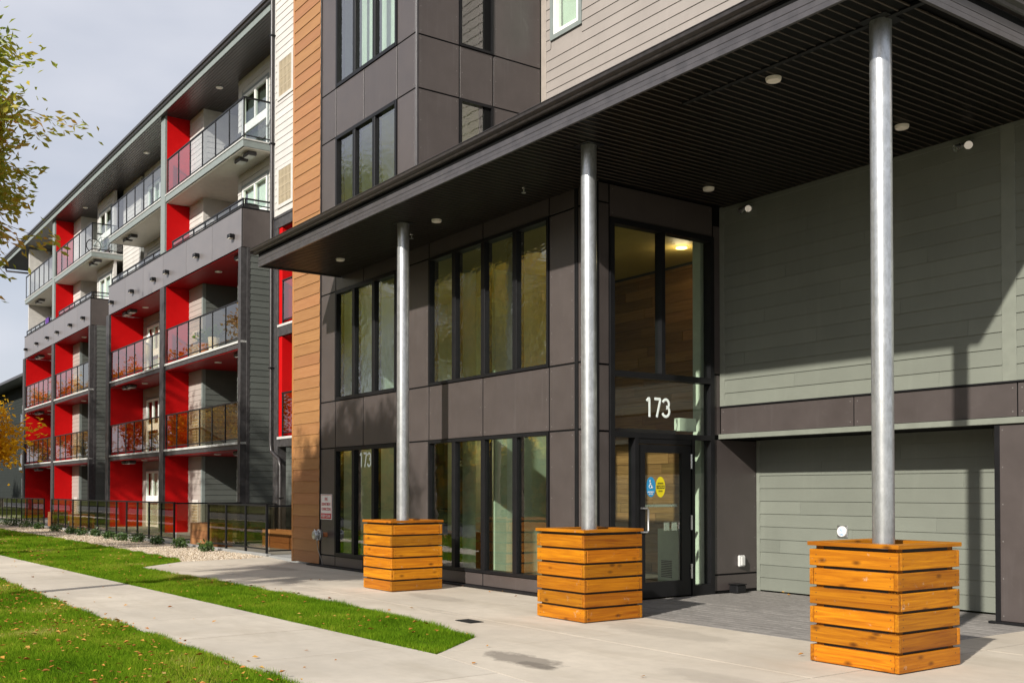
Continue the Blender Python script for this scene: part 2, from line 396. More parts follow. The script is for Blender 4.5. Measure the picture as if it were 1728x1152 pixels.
WALK=EDGE_LOW+[(3,5.6)]+[(-7.0,5.20)]+EDGE_UP[::-1]
slab_set(sw,'paving_slab',WALK,[-75,-60,-50]+[-46+1.83*i for i in range(27)]+[3.2],[3,6],M['walk'])
ap=link('forecourt',None,(0,0,0),kind='structure')
PAVX1=-6.35
APRON=[(-8.78,5.36),(-7.0,5.21),(3,5.61),(3,12.1),(PAVX1+.01,12.1),(PAVX1+.01,9.05),(-11.38,9.05),(-11.38,9.62),(-22,9.62),(-24.3,9.95),(-24.0,9.6),(-23.6,7.63),(-22.3,6.34),(-19.2,6.5),(-16.1,6.62),(-13.1,6.67),(-11.2,6.59),(-9.6,6.37)]
slab_set(ap,'paving_slab',APRON,[-24.5,-21.1,-17.9,-14.9,-11.9,-8.85,-5.8,-2.8,0.2,3.2],[5,7.3,10,12.2],M['concrete'])
# dark pavers at the door
pv=link('paver_forecourt',None,(0,0,0),kind='structure')
MB().box(-11.38,PAVX1,9.06,13.0,-.1,-.012).build('paver_bedding',M['patio'],pv)
pm={}
px,py=.30,.15
rows=int((13.0-9.06)/py); ccount=0; rest=MB()
for r in range(rows-1,-1,-1):
    y0=9.06+r*py
    x=-11.38-(px/2 if r%2 else 0)
    while x<PAVX1-.02:
        a,b=max(x,-11.38),min(x+px,PAVX1); x+=px
        if b-a<.06: continue
        z1=random.uniform(-.003,0)
        if y0<12.0 and ccount<300 and (y0<10.9 or a>-9.6):
            bx('paver',a+.002,b-.002,y0+.002,y0+py-.002,z1-.05,z1,M['paver'],pv,.004); ccount+=1
        else: rest.box(a+.004,b-.004,y0+.004,y0+py-.004,z1-.05,z1)
rest.build('paver_field',M['paver'],pv,kind='stuff')
# gravel bed and patio
GR=STRIP_N[6:]+[(-75,10.0),(-24.36,10.0),(-24.0,9.6)]
MB().prism(GR,'z',-.13,-.02).build('gravel_bed',M['gravelbase'],kind='structure')
MB().box(-75,-21.9,10.0,15.2,-.12,.02).build('patio',M['patio'],kind='structure')
MB().box(-75,-24.3,9.93,10.07,-.12,.06).build('patio_kerb',M['patio'],kind='structure',bevel=.01)
# street across the front lawn
MB().box(-160,60,-1.2,-1.0,-.13,.0).build('kerb',M['walk'],kind='structure',bevel=.02)
MB().box(-200,90,-9.2,-1.2,-.14,-.12).build('road',M['asphalt'],kind='structure')
MB().box(-160,60,-30,-9.2,-.14,.0).build('far_verge',M['earth'],kind='structure')

# ------------------------------------------------------------------ wall helpers
def wbox(ori,c,name,u0,u1,n0,n1,z0,z1,mat,parent,bev=.003,kind=None):
    if ori=='y': return bx(name,u0,u1,c+n0,c+n1,z0,z1,mat,parent,bev,kind)
    return bx(name,c-n1,c-n0,u0,u1,z0,z1,mat,parent,bev,kind)
def wmb(mb,ori,c,u0,u1,n0,n1,z0,z1):
    if ori=='y': mb.box(u0,u1,c+n0,c+n1,z0,z1)
    else: mb.box(c-n1,c-n0,u0,u1,z0,z1)
RIV=[]
def panel(ori,c,parent,u0,u1,z0,z1,mat=None,g=.014,name='wall_panel',th=.008):
    if (mat is None or mat is M['panel']) and u1-u0>.25 and z1-z0>.4 and th>0: RIV.append((ori,c,u0+g,u1-g,z0+g,z1-g))
    return wbox(ori,c,name,u0+g,u1-g,0,th,z0+g,z1-g,mat or M['panel'],parent,.002)
def window(ori,c,parent,u0,u1,z0,z1,mulls=(),hbars=(),fw=.05,fmat=None,glass=None,rec=.035,front=-.02,depth=.16,name='window',pname='pane',split_h=True):
    fmat=fmat or M['frame']; glass=glass or M['glass']
    mb=MB()
    wmb(mb,ori,c,u0,u0+fw,front,depth,z0,z1); wmb(mb,ori,c,u1-fw,u1,front,depth,z0,z1)
    wmb(mb,ori,c,u0+fw,u1-fw,front-.004,depth,z0,z0+fw); wmb(mb,ori,c,u0+fw,u1-fw,front-.004,depth,z1-fw,z1)
    w=mb.build(name,fmat,parent)
    us=[u0+fw]; 
    for (a,b) in mulls:
        wbox(ori,c,'mullion',a,b,front+.003,depth-.02,z0+fw,z1-fw,fmat,w); us+=[a,b]
    us.append(u1-fw)
    for (a,b) in hbars:
        pass
    for i in range(0,len(us),2):
        zs=[z0+fw]
        for (a,b) in hbars:
            wbox(ori,c,'transom',us[i],us[i+1],front+.006,depth-.03,a,b,fmat,w); zs+=[a,b]
        zs.append(z1-fw)
        for k in range(0,len(zs),2):
            wbox(ori,c,pname,us[i]-.004,us[i+1]+.004,rec,rec+.012,zs[k]-.004,zs[k+1]+.004,glass,w,0)
    return w
_boards={}
def board_mesh(L_,h,mat,th=.027):
    key=(round(L_,3),round(h,3),mat.name,th)
    if key not in _boards:
        poly=[(0,0),(-th,0),(-th*.95,.004),(-th*.42,h),(0,h)]
        _boards[key]=MB().prism(poly,'x',-L_/2,L_/2).mesh('siding_board',mat)
    return _boards[key]
def siding(ori,c,parent,u0,u1,z0,z1,pitch,mat,holes=(),individual=True,name='siding_board',breaks=None,core=True,core_th=.12,coremat=None):
    """lap boards on a wall plane; c = face of the sheathing (boards stand proud of it)"""
    n=int(math.ceil((z1-z0)/pitch-1e-6)); allb=MB()
    for i in range(n):
        za=z0+i*pitch; zb=min(za+pitch,z1)
        if zb-za<.03: continue
        iv=[(u0,u1)]
        for (a,b,ha,hb) in holes:
            if hb>za+.02 and ha<zb-.02:
                nv=[]
                for (p,q) in iv:
                    if b<=p or a>=q: nv.append((p,q)); continue
                    if a>p: nv.append((p,a))
                    if b<q: nv.append((b,q))
                iv=nv
        if breaks:
            nv=[]
            for (p,q) in iv:
                s=p+ ((i*breaks*.37)%breaks)
                cuts=[p]
                while s<q-.4:
                    if s>p+.4: cuts.append(s)
                    s+=breaks
                cuts.append(q); nv+=list(zip(cuts[:-1],cuts[1:]))
            iv=nv
        for (p,q) in iv:
            if q-p<.03: continue
            L_=q-p-.002; h=zb-za+.012
            if individual:
                o=link(name,board_mesh(L_,h,mat),((p+q)/2,c,za) if ori=='y' else (c,(p+q)/2,za),parent)
                if ori=='x': o.rotation_euler=(0,0,math.pi/2)
            else:
                th=.026; poly=[(0,za),(-th,za),(-th*.95,za+.004),(-th*.42,za+h),(0,za+h)]
                if ori=='y': allb.prism([(c+a,b) for a,b in poly],'x',p+.001,q-.001)
                else: allb.prism([(c-a,b) for a,b in poly],'y',p+.001,q-.001)
    if allb.v: allb.build(name+'s' if not name.endswith('s') else name,mat,parent,kind='stuff')
    if core:
        mb=MB(); us=sorted({u0,u1}|{min(max(v,u0),u1) for h in holes for v in h[:2]}); zs=sorted({z0,z1}|{min(max(v,z0),z1) for h in holes for v in h[2:]})
        for a,b in zip(us[:-1],us[1:]):
            for p,q in zip(zs[:-1],zs[1:]):
                m=((a+b)/2,(p+q)/2)
                if any(h[0]<m[0]<h[1] and h[2]<m[1]<h[3] for h in holes): continue
                wmb(mb,ori,c,a,b,.002,core_th,p,q)
        mb.build('wall',coremat or mat,parent)

# ------------------------------------------------------------------ entrance building
B=thing('entrance_building','charcoal panelled apartment entrance block with corner tower, glazed lobby and timber strip','building',(-14,12,0))
F=9.6; DX=-11.4; TX=-16.47
core=MB()
def corerect(ori,c,u0,u1,z0,z1): wmb(core,ori,c,u0,u1,.009,.2,z0,z1)
# front plane -------------------------------------------------
ZR=[(0.03,.25),(.25,2.495),(2.495,3.475),(3.475,5.76)]
W1=(-19.8,-17.2); W2=(-16.02,-12.49)
for (z0,z1) in ZR+[(5.76,6.6),(6.6,9.0),(9.0,10.03),(10.03,12.25),(12.25,13.3),(13.3,14.6)]:
    panel('y',F,B,-20.5,-19.8,z0,z1)
for (u0,u1) in ((-19.8,-18.55),(-18.55,-17.2)):
    for (z0,z1) in ((.03,.25),(2.495,3.475),(5.76,6.6),(9.0,10.03),(12.25,13.3),(13.3,14.6)): panel('y',F,B,u0,u1,z0,z1)
for (z0,z1) in ((.03,.25),(.25,2.495),(2.495,3.475),(3.475,5.76),(5.76,6.1)): panel('y',F,B,-17.2,-16.02,z0,z1)
for (z0,z1) in ((6.1,9.0),(9.0,10.03),(10.03,12.25),(12.25,13.3),(13.3,14.6)): panel('y',F,B,-17.2,TX-.04,z0,z1)
for (u0,u1) in ((-16.02,-14.29),(-14.29,-12.49)):
    for (z0,z1) in ((.03,.25),(2.495,3.475),(5.76,6.1)): panel('y',F,B,u0,u1,z0,z1)
for (z0,z1) in ((.03,2.495),(2.495,3.475),(3.475,5.76),(5.76,6.1)):
    panel('y',F,B,-12.49,-11.87,z0,z1); panel('y',F,B,-11.80,-11.43,z0,z1)
bx('corner_trim',-11.87,-11.80,F-.012,F+.02,.03,6.05,M['black'],B)
bx('corner_trim',-11.43,-11.39,F-.01,F+.05,.03,6.05,M['black'],B)
bx('corner_trim',TX-.04,TX+.006,F-.008,F+.035,6.4,14.6,M['fascia'],B)
bx('corner_trim',-20.53,-20.49,F-.02,F+.02,.03,14.6,M['black'],B)
bx('base_flashing',-21.0,-11.9,F-.10,F+.03,.004,.035,M['frame'],B)
for (u0,u1,z0,z1) in ((-20.5,-19.8,.0,14.6),(-19.8,-17.2,0,.25),(-19.8,-17.2,2.495,3.475),(-19.8,-17.2,5.76,6.75),(-19.8,-17.2,9.0,10.03),(-19.8,-17.2,12.25,14.6),
    (-17.2,TX-.03,0,14.6),(TX-.03,-16.02,0,6.3),(-16.02,-12.49,0,.25),(-16.02,-12.49,2.495,3.475),(-16.02,-12.49,5.76,6.3),(-12.49,-11.42,0,6.3)): corerect('y',F,u0,u1,z0,z1)
mw1=((-19.02,-18.91),(-18.17,-18.06)); mw2=((-15.23,-15.12),(-14.33,-14.22),(-13.43,-13.32))
window('y',F,B,-19.8,-17.2,.25,2.495,mw1,fw=.07,glass=M['glass'])
window('y',F,B,-19.8,-17.2,3.475,5.76,mw1,fw=.07,glass=M['glass2'])
window('y',F,B,-19.8,-17.2,6.75,9.0,mw1,fw=.07,glass=M['glass2'])
window('y',F,B,-19.8,-17.2,10.03,12.25,mw1,fw=.07,glass=M['glass2'])
window('y',F,B,-16.02,-12.49,.25,2.495,mw2,fw=.05,glass=M['glass'])
window('y',F,B,-16.02,-12.49,3.475,5.76,mw2,fw=.05,glass=M['glass2'])
# tower side ---------------------------------------------------
for (u0,u1) in ((F+.025,10.53),(11.30,12.45)):
    for (z0,z1) in ((6.3,9.0),(9.0,10.0),(10.0,13.3),(13.3,14.6)): panel('x',TX,B,u0,u1,z0,z1)
    corerect('x',TX,u0-.2 if u0>11 else u0-.02,u1,6.1,14.6)
panel('x',TX,B,10.53,11.30,9.0,10.0); panel('x',TX,B,10.53,11.30,12.25,14.6)
for (z0,z1) in ((9.0,10.0),(12.25,14.6),(6.1,6.75)): corerect('x',TX,10.53,11.10,z0,z1)
window('x',TX,B,10.53,11.30,6.75,9.0,fw=.05,depth=.12)
window('x',TX,B,10.53,11.30,10.0,12.25,fw=.05,depth=.12)
# door wall ----------------------------------------------------
ZD=((.03,2.46),(2.46,3.42),(3.42,5.76))
for (z0,z1) in ZD+((5.76,6.05),): panel('x',DX,B,9.65,9.86,z0,z1)
for (z0,z1) in ((.03,.29),(.29,2.41)): panel('x',DX,B,11.99,13.0,z0,z1)
for (z0,z1) in ((2.46,3.42),(3.42,5.76)): panel('x',DX,B,11.99,12.16,z0,z1)
panel('x',DX,B,9.86,11.99,5.56,6.05)
for (u0,u1,z0,z1) in ((9.8,9.86,0,6.2),(11.99,13.2,0,6.2),(9.86,11.99,5.55,6.2)): corerect('x',DX,u0,u1,z0,z1)
core.build('wall',M['blackwall'],B)
# entrance glazing: thing > entrance_screen > panes
es=MB()
for (a,b,z0,z1) in ((9.86,9.94,.0,5.56),(11.91,11.99,.0,5.56),(9.94,11.91,5.48,5.56),(9.94,11.91,3.26,3.35),(9.94,11.91,2.38,2.46),(10.33,10.40,.0,2.38),(11.50,11.56,.0,2.38),(9.94,10.33,.0,.10),(11.56,11.91,.0,.16),(10.87,10.94,3.35,5.48)):
    wmb(es,'x',DX,a,b,-.03,.12,z0,z1)
es=es.build('entrance_screen',M['black'],B)
def dpane(a,b,z0,z1): return wbox('x',DX,'pane',a-.003,b+.003,.05,.062,z0-.003,z1+.003,M['glassdoor'],es,0)
dpane(9.94,10.87,3.35,5.48); dpane(10.94,11.91,3.35,5.48); dpane(9.94,11.91,2.46,3.26); dpane(9.94,10.33,.10,2.38); dpane(11.56,11.91,.16,2.38)
wbox('x',DX,'door_head',10.40,11.50,-.02,.10,2.30,2.38,M['black'],es)
dm=MB()
for (a,b,z0,z1) in ((10.41,10.54,.02,2.29),(11.29,11.49,.02,2.29),(10.54,11.29,.02,.25),(10.54,11.29,2.17,2.29)): wmb(dm,'x',DX,a,b,-.012,.045,z0,z1)
door=dm.build('door',M['black'],B)
wbox('x',DX,'door_pane',10.537,11.293,.012,.022,.247,2.173,M['glassdoor'],door,0)
MB().tube([(DX+.02,10.455,1.345),(DX+.07,10.455,1.345),(DX+.085,10.51,1.345),(DX+.085,10.535,1.32),(DX+.085,10.535,1.02),(DX+.085,10.51,.995),(DX+.07,10.455,.995),(DX+.02,10.455,.995)],.016,10).build('handle',M['steel'],door,smooth=True)
for z in (2.05,1.12,.38): MB().tube([(DX+.025,11.485,z-.11),(DX+.025,11.485,z+.11)],.017,8).build('hinge',M['steel'],door,smooth=True)
wbox('x',DX,'push_bar',10.56,11.27,.06,.10,1.36,1.40,M['steel'],door)
for y in (11.02,11.18):
    wbox('x',DX,'lever_plate',y-.055,y+.055,.03,.05,1.0,1.13,M['steel'],door,.012)
def disc(name,ori_c,y,z,ry,rz,mat,parent,x,th=.002):
    n=24; return MB().prism([(y+ry*math.cos(2*math.pi*i/n), z+rz*math.sin(2*math.pi*i/n)) for i in range(n)],'x',x,x+th).build(name,mat,parent)
# text -----------------------------------------------------------
def text(txt,h,w,mat,name,parent,center,face,bold=0.0,th=.002):
    cu=bpy.data.curves.new('lettering','FONT'); cu.body=txt; cu.align_x='CENTER'; cu.align_y='CENTER'; cu.offset=bold; cu.resolution_u=3
    tmp=bpy.data.objects.new('lettering_source',cu); col.objects.link(tmp); bpy.context.view_layer.update()
    me=bpy.data.meshes.new_from_object(tmp.evaluated_get(bpy.context.evaluated_depsgraph_get())); bpy.data.objects.remove(tmp)
    n=len(me.vertices); a=np.zeros(n*3); me.vertices.foreach_get('co',a); a=a.reshape(-1,3)
    mn,mxx=a.min(0),a.max(0); u=(a[:,0]-(mn[0]+mxx[0])/2)/(mxx[0]-mn[0])*w; v=(a[:,1]-(mn[1]+mxx[1])/2)/(mxx[1]-mn[1])*h
    out=np.zeros((n,3))
    if face=='-y': out[:,0]=u; out[:,2]=v
    else: out[:,1]=u; out[:,2]=v
    me.vertices.foreach_set('co',out.ravel()); me.materials.clear(); me.materials.append(mat)
    bm=bmesh.new(); bm.from_mesh(me); d=Vector((0,-th,0)) if face=='-y' else Vector((th,0,0))
    r=bmesh.ops.extrude_face_region(bm,geom=bm.faces[:]); bmesh.ops.translate(bm,vec=d,verts=[e for e in r['geom'] if isinstance(e,bmesh.types.BMVert)])
    bmesh.ops.recalc_face_normals(bm,faces=bm.faces); bm.to_mesh(me); bm.free(); me.name=name
    return link(name,me,center,parent)
def house_number(h,cx,cz,face,depth,w=.125,sp=.185,t=.021):
    arc=lambda cy,r,a0,a1,n=9:[(.5*w*0+w*.46+ r*.95*math.cos(R(a0+(a1-a0)*k/n)), cy+r*math.sin(R(a0+(a1-a0)*k/n))) for k in range(n+1)]
    r1,r2=h*.235,h*.265
    glyphs=[[(w*.12,h*.80),(w*.40,h*.93),(w*.58,h-t),(w*.58,h*.9),(w*.58,h*.5),(w*.58,t*.2)],
            [(0,h-t),(w*.5,h-t),(w*.93,h-t),(w*.95,h-t*1.6),(w*.80,h*.68),(w*.36,t*.2)],
            arc(h-t-r1+.002,r1-.002,160,-78)+arc(t+r2-.002,r2-.002,78,-160)]
    for k,g in enumerate(glyphs):
        mb=MB(); 
        def P(u,v):
            u+=-1.5*sp+sp*k+(sp-w)/2; return (cx+u,0,cz-h/2+v) if face=='-y' else (0,cx+u,cz-h/2+v)
        mb.tube([P(*q) for q in g],t,8)
        ax=1 if face=='-y' else 0
        mb.v=[tuple((depth+c*.12) if a==ax else c for a,c in enumerate(v)) for v in mb.v]
        mb.build('house_number',M['frost'],B)
house_number(.30,10.85,2.85,'x',DX-.046,w=.125,sp=.175)
house_number(.30,-18.52,2.22,'-y',F+.030,w=.125,sp=.17)
st=tag(disc('accessible_door_sticker',0,10.675,1.66,.095,.15,M['blue'],None,DX-.011),'round blue sticker with a white wheelchair symbol on the glass door','sticker')
sx=DX-.0075
def wheelchair(parent,mat,c,s,face='x'):
    mb=MB()
    def P(u,v): return (c[0],c[1]+u*s,c[2]+v*s) if face=='x' else (c[0]+u*s,c[1],c[2]+v*s)
    r=.09*s
    mb.tube([P(.35*math.cos(t),-.25+.35*math.sin(t)) for t in [math.radians(d) for d in range(110,391,20)]],r*.7,6)
    mb.tube([P(-.08,.62),P(-.05,.05),P(.32,.02),P(.5,-.5),P(.68,-.45)],r*.8,6)
    mb.tube([P(-.07,.38),P(.3,.33)],r*.7,6)
    mb.tube([P(-.10,.80),P(-.09,.98)],[r*1.5,r*1.2],8)
    return mb.build('wheelchair_symbol',mat,parent,smooth=True)
wheelchair(st,M['signwhite'],(DX-.009,10.665,1.685),.075)
text('AUTOMATIC',.022,.13,M['signwhite'],'lettering',st,(DX-.0088,10.675,1.585),'x'); text('DOOR',.022,.08,M['signwhite'],'lettering',st,(DX-.0088,10.675,1.555),'x')
sy=tag(disc('caution_sticker',0,10.87,1.66,.095,.155,M['yellow'],None,DX-.011),'round yellow caution sticker on the glass door beside the blue one','sticker')
wbox('x',DX,'black_band',10.79,10.95,.0075,.0095,1.635,1.685,M['ink'],sy,0)
text('AUTOMATIC',.024,.12,M['ink'],'lettering',sy,(DX-.0088,10.87,1.715),'x'); text('CAUTION',.032,.135,M['yellow'],'lettering',sy,(DX-.0073,10.87,1.66),'x'); text('DOOR',.024,.08,M['ink'],'lettering',sy,(DX-.0088,10.87,1.60),'x')
bx('sensor_box',DX-.22,DX-.10,11.36,11.72,2.52,2.72,M['mint'],B)
bx('door_closer',DX-.20,DX-.07,10.1,11.25,2.40,2.52,M['frame'],B)
# sage siding of the recess ------------------------------------
siding('y',12.16,B,DX+.10,-6.80,2.92,6.20,.203,M['sage'],breaks=3.66,core_th=.2)
siding('y',12.16,B,-6.62,-3.0,2.92,6.20,.203,M['sage'],core_th=.2)
bx('corner_board',DX+.002,DX+.10,12.135,12.2,2.92,6.05,M['sage_trim'],B)
bx('corner_board',-6.80,-6.62,12.135,12.3,2.92,6.05,M['sage_trim'],B)
for (a,b) in ((DX+.003,-8.93),(-8.93,-6.62),(-6.62,-3.0)): panel('y',12.15,B,a,b,2.485,2.905,g=.008)
bx('wall',DX+.004,-3,12.172,12.4,2.41,2.92,M['blackwall'],B)
bx('drip_board',DX+.004,-3,12.10,12.168,2.41,2.485,M['sage_trim'],B)
bx('trim_strip',DX+.004,-3,12.128,12.15,2.902,2.925,M['black'],B)
bx('recess_ceiling',DX+.004,-3,12.17,13.0,2.415,2.47,M['blackwall'],B)
siding('y',13.0,B,DX+.07,-6.90,.02,2.42,.203,M['sage'],breaks=3.66)
bx('corner_board',DX+.004,DX+.07,12.97,13.05,.0,2.41,M['sage_trim'],B)
panel('y',12.14,B,-6.86,-5.2,.03,2.40,g=.004); panel('y',12.14,B,-5.2,-3.0,.03,2.40)
panel('x',-6.90,B,12.2,13.0,.03,2.40,th=-.018)
bx('corner_trim',-6.905,-6.84,12.128,12.2,.0,2.405,M['black'],B)
bx('wall',-6.88,-3,12.16,13.4,.0,2.41,M['blackwall'],B)
bx('base_flashing',-6.96,-3,12.06,12.14,.002,.03,M['frame'],B)
# beige upper wall ----------------------------------------------
BWIN=(-16.17,-15.20,10.46,12.3)
siding('y',12.49,B,TX+.16,-3.0,6.2,13.0,.205,M['beige'],holes=[BWIN],breaks=5.5)
bx('corner_board',TX+.001,TX+.16,12.46,12.53,6.2,13.0,M['beige_trim'],B)
wf=MB()
for (a,b,p,q) in ((-16.17,-16.08,10.46,12.3),(-15.29,-15.20,10.46,12.3),(-16.08,-15.29,10.46,10.55),(-16.08,-15.29,12.21,12.3)): wf.box(a,b,12.45,12.6,p,q)
wf=wf.build('window_surround',M['slate_trim'],B)
window('y',12.49,B,-16.08,-15.29,10.55,12.21,fw=.075,fmat=M['white'],rec=.06,front=-.02,depth=.12)
bx('blind',-16.05,-15.3,12.66,12.67,10.55,12.25,M['curtain'],B)
# timber clad strip ----------------------------------------------
siding('y',F-.002,B,-21.88,-20.53,.05,14.0,.2525,M['cedar'],core_th=.3)
bx('corner_board',-21.96,-21.88,F-.026,F+.4,.03,14.0,M['cedar_trim'],B)
bx('corner_board',-20.555,-20.53,F-.022,F+.02,.05,14.0,M['cedar_trim'],B)
# floors, ceilings and rooms behind the glass ---------------------
inn=MB(); inn.box(-20.3,-11.55,9.82,15.0,.0,.03); inn.build('lobby_floor',M['floor'],B)
MB().box(-20.3,-16.4,9.82,15.0,3.0,3.42).box(-20.3,-16.7,9.82,15.0,9.2,9.85).box(-20.3,-16.7,9.82,15.0,12.3,12.9).build('floor_slab',M['ceil'],B)
MB().box(-16.4,-11.55,9.82,12.16,5.85,6.0).box(-16.4,-11.62,12.16,13.9,5.85,6.0).box(-20.3,-16.4,9.82,15.0,5.85,6.6).build('lobby_ceiling',M['ceilwood'],B)
MB().box(-20.3,-20.2,9.82,15.0,.03,14).box(-20.3,-16.4,12.6,12.7,.03,14).box(-16.45,-16.4,11.3,13.9,.03,5.85).build('partition',M['mint'],B)
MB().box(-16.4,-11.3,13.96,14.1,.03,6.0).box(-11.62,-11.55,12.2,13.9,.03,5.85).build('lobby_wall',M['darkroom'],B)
z=.03; k=0
while z<5.8:
    x=-16.38+random.uniform(-1.4,0); hgt=.19
    while x<-11.66:
        ln=random.uniform(1.2,2.4); a,b=max(x,-16.38),min(x+ln,-11.66); x+=ln
        if b-a>.05:
            d=random.choice((0,.006,.014)); bx('wood_plank',a+.002,b-.002,13.90-d,13.95,z+.002,min(z+hgt,5.8)-.002,M['planks'],B,.003)
    z+=hgt
MB().box(-13.6,-13.25,13.86,13.89,1.0,2.3).box(-12.75,-12.45,13.86,13.89,1.0,2.3).build('wall_light_panel',M['mint'],B)
for x in (-13.42,-12.6): MB().lathe([(.05,2.28),(.05,2.31)],(x,13.78,0)).build('downlight',M['warm'],B)
for (x,y,z) in ((-13.0,12.9,5.84),(-18.3,11.4,2.98)):  # second lamp is added to brighten the room behind the left window
    MB().lathe([(.10,z-.02),(.10,z)],(x,y,0)).build('ceiling_fill_lamp',M['warm'],B)
    ld=bpy.data.lights.new('lobby_fill_lamp','POINT'); ld.energy=16 if z<4 else 10; ld.color=(1,.80,.52); ld.shadow_soft_size=.15
    lo=link('lobby_fill_lamp',ld,(x,y,z-.12),B)
hb=bx('heater_cabinet',-13.3,-12.8,12.6,12.95,.03,.95,M['mint'],B)
for i in range(10): bx('grille_slat',-13.2,-12.95,12.585,12.6,.12+.03*i,.135+.03*i,M['darkroom'],hb,0)
bx('interior_post',-11.85,-11.68,12.0,12.1,.03,5.85,M['mint'],B)
MB().tube([(-16.9,11.0,.03),(-16.9,11.0,5.85)],.16,24).build('interior_column',M['mint'],B,smooth=True)
bx('dark_backdrop',-19.0,-17.3,10.7,10.8,.03,3.0,M['darkroom'],B)  # dark sheet added to darken the panes behind the house number
bx('reception_counter',-19.4,-17.6,11.4,12.0,.03,.75,M['boxbrown'],B)
bx('interior_wall',-15.9,-15.4,12.4,12.6,.03,5.85,M['mint'],B)
# white curtains on the top tower windows
cm=MB(); n=90; pts=[(-19.7+2.4*i/n, 9.98+.028*math.sin(i*1.1)+.014*math.sin(i*.37)) for i in range(n+1)]
for (z0,z1) in ((10.0,12.25),):
    base=len(cm.v)
    for (x,y) in pts: cm.v += [(x,y,z0),(x,y,z1)]
    for i in range(n): cm.f.append((base+2*i,base+2*i+2,base+2*i+3,base+2*i+1))
cm.build('curtain',M['curtain'],B)
M['fix']=m_plain('panel_screw',(.22,.21,.20),.5)
# panel fixings
rv=MB()
for (ori,c,u0,u1,z0,z1) in RIV:
    if ori=='x' and c<-12 and z0>11: continue
    n=max(2,int((z1-z0)/.45)+1)
    for u in (u0+.05,u1-.05):
        for i in range(n):
            z=z0+.06+(z1-z0-.12)*i/(n-1); wmb(rv,ori,c,u-.006,u+.006,-.002,.001,z-.006,z+.006)
rv.build('panel_fixings',M['fix'],B,kind='stuff')
# block behind and roof
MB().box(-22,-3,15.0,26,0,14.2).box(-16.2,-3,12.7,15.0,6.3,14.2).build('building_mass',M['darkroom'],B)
MB().box(-22.05,-2.9,12.3,26.2,14.2,14.5).box(-20.6,TX+.05,9.55,12.3,14.6,14.75).build('roof',M['frame'],B)
MB().box(-21.9,-20.4,9.95,15.0,.05,14.0).build('side_wall',M['blackwall'],B)

# ------------------------------------------------------------------ entrance canopy
K=thing('entrance_canopy','long black flat canopy roof with grey fascia and slatted soffit over the entrance','canopy',(-12.5,8.7,6.0))
CX0,CX1,CY0=-19.54,-5.40,7.80; CZ=6.0
MB().box(CX0+.05,CX1-.05,CY0+.05,9.59,6.06,6.34).box(DX+.03,CX1-.05,9.59,12.13,6.06,6.34).box(TX+.02,DX+.03,9.59,12.45,6.12,6.34).box(DX+.03,CX1-.05,12.13,12.45,6.22,6.34).build('roof_deck',M['blackwall'],K)
P_=.117; n=int((CX1-CX0-.1)/P_)
for i in range(n):
    x0=CX0+.05+i*P_
    ye=12.125 if x0>DX+.02 else 9.585
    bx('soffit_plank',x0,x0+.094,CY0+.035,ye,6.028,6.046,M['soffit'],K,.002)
    bx('soffit_rib',x0+.097,x0+.114,CY0+.035,ye,6.022,6.04,M['lit_rib'],K,.002)
bx('soffit_divider',-8.5,CX1-.04,8.44,8.50,6.012,6.05,M['black'],K)
for (z0,z1,o) in ((6.0,6.055,0),(6.058,6.115,.004),(6.118,6.19,.002)):
    bx('fascia_board',CX0,CX1,CY0+o,CY0+.035,z0,z1,M['fascia'],K,.002)
    bx('fascia_board',CX1-.035,CX1-o,CY0+.036,12.13,z0,z1,M['fascia'],K,.002)
    bx('fascia_board',CX0+o,CX0+.035,CY0+.036,9.59,z0,z1,M['fascia'],K,.002)
prof=[(0,6.195),(-.05,6.195),(-.065,6.21),(-.075,6.255),(-.12,6.285),(-.125,6.345),(-.135,6.35),(-.135,6.362),(-.118,6.362),(-.11,6.30),(-.06,6.27),(-.05,6.215),(-.012,6.215),(-.012,6.36),(0,6.36)]
prof=[(a,6.362-(6.362-b)*.62) for a,b in prof]
bx('gutter_shade_strip',CX0+.006,CX1-.006,CY0+.008,CY0+.034,6.191,6.256,M['blackwall'],K,0)  # black strip painted in for the shade under the gutter
bx('gutter_shade_strip',CX1-.034,CX1-.008,CY0+.036,12.13,6.191,6.256,M['blackwall'],K,0)
MB().prism([(CY0+a,b) for a,b in prof],'x',CX0-.13,CX1+.13).build('gutter',M['gutter'],K)
MB().prism([(CX1-a,b) for a,b in prof],'y',CY0+.002,12.13).build('gutter',M['gutter'],K)
MB().prism([(CX0+a,b) for a,b in prof],'y',CY0+.002,9.58).build('gutter',M['gutter'],K)
bx('gutter_end_cap',CX0-.133,CX0-.128,CY0-.13,CY0,6.258,6.36,M['gutter'],K,0)

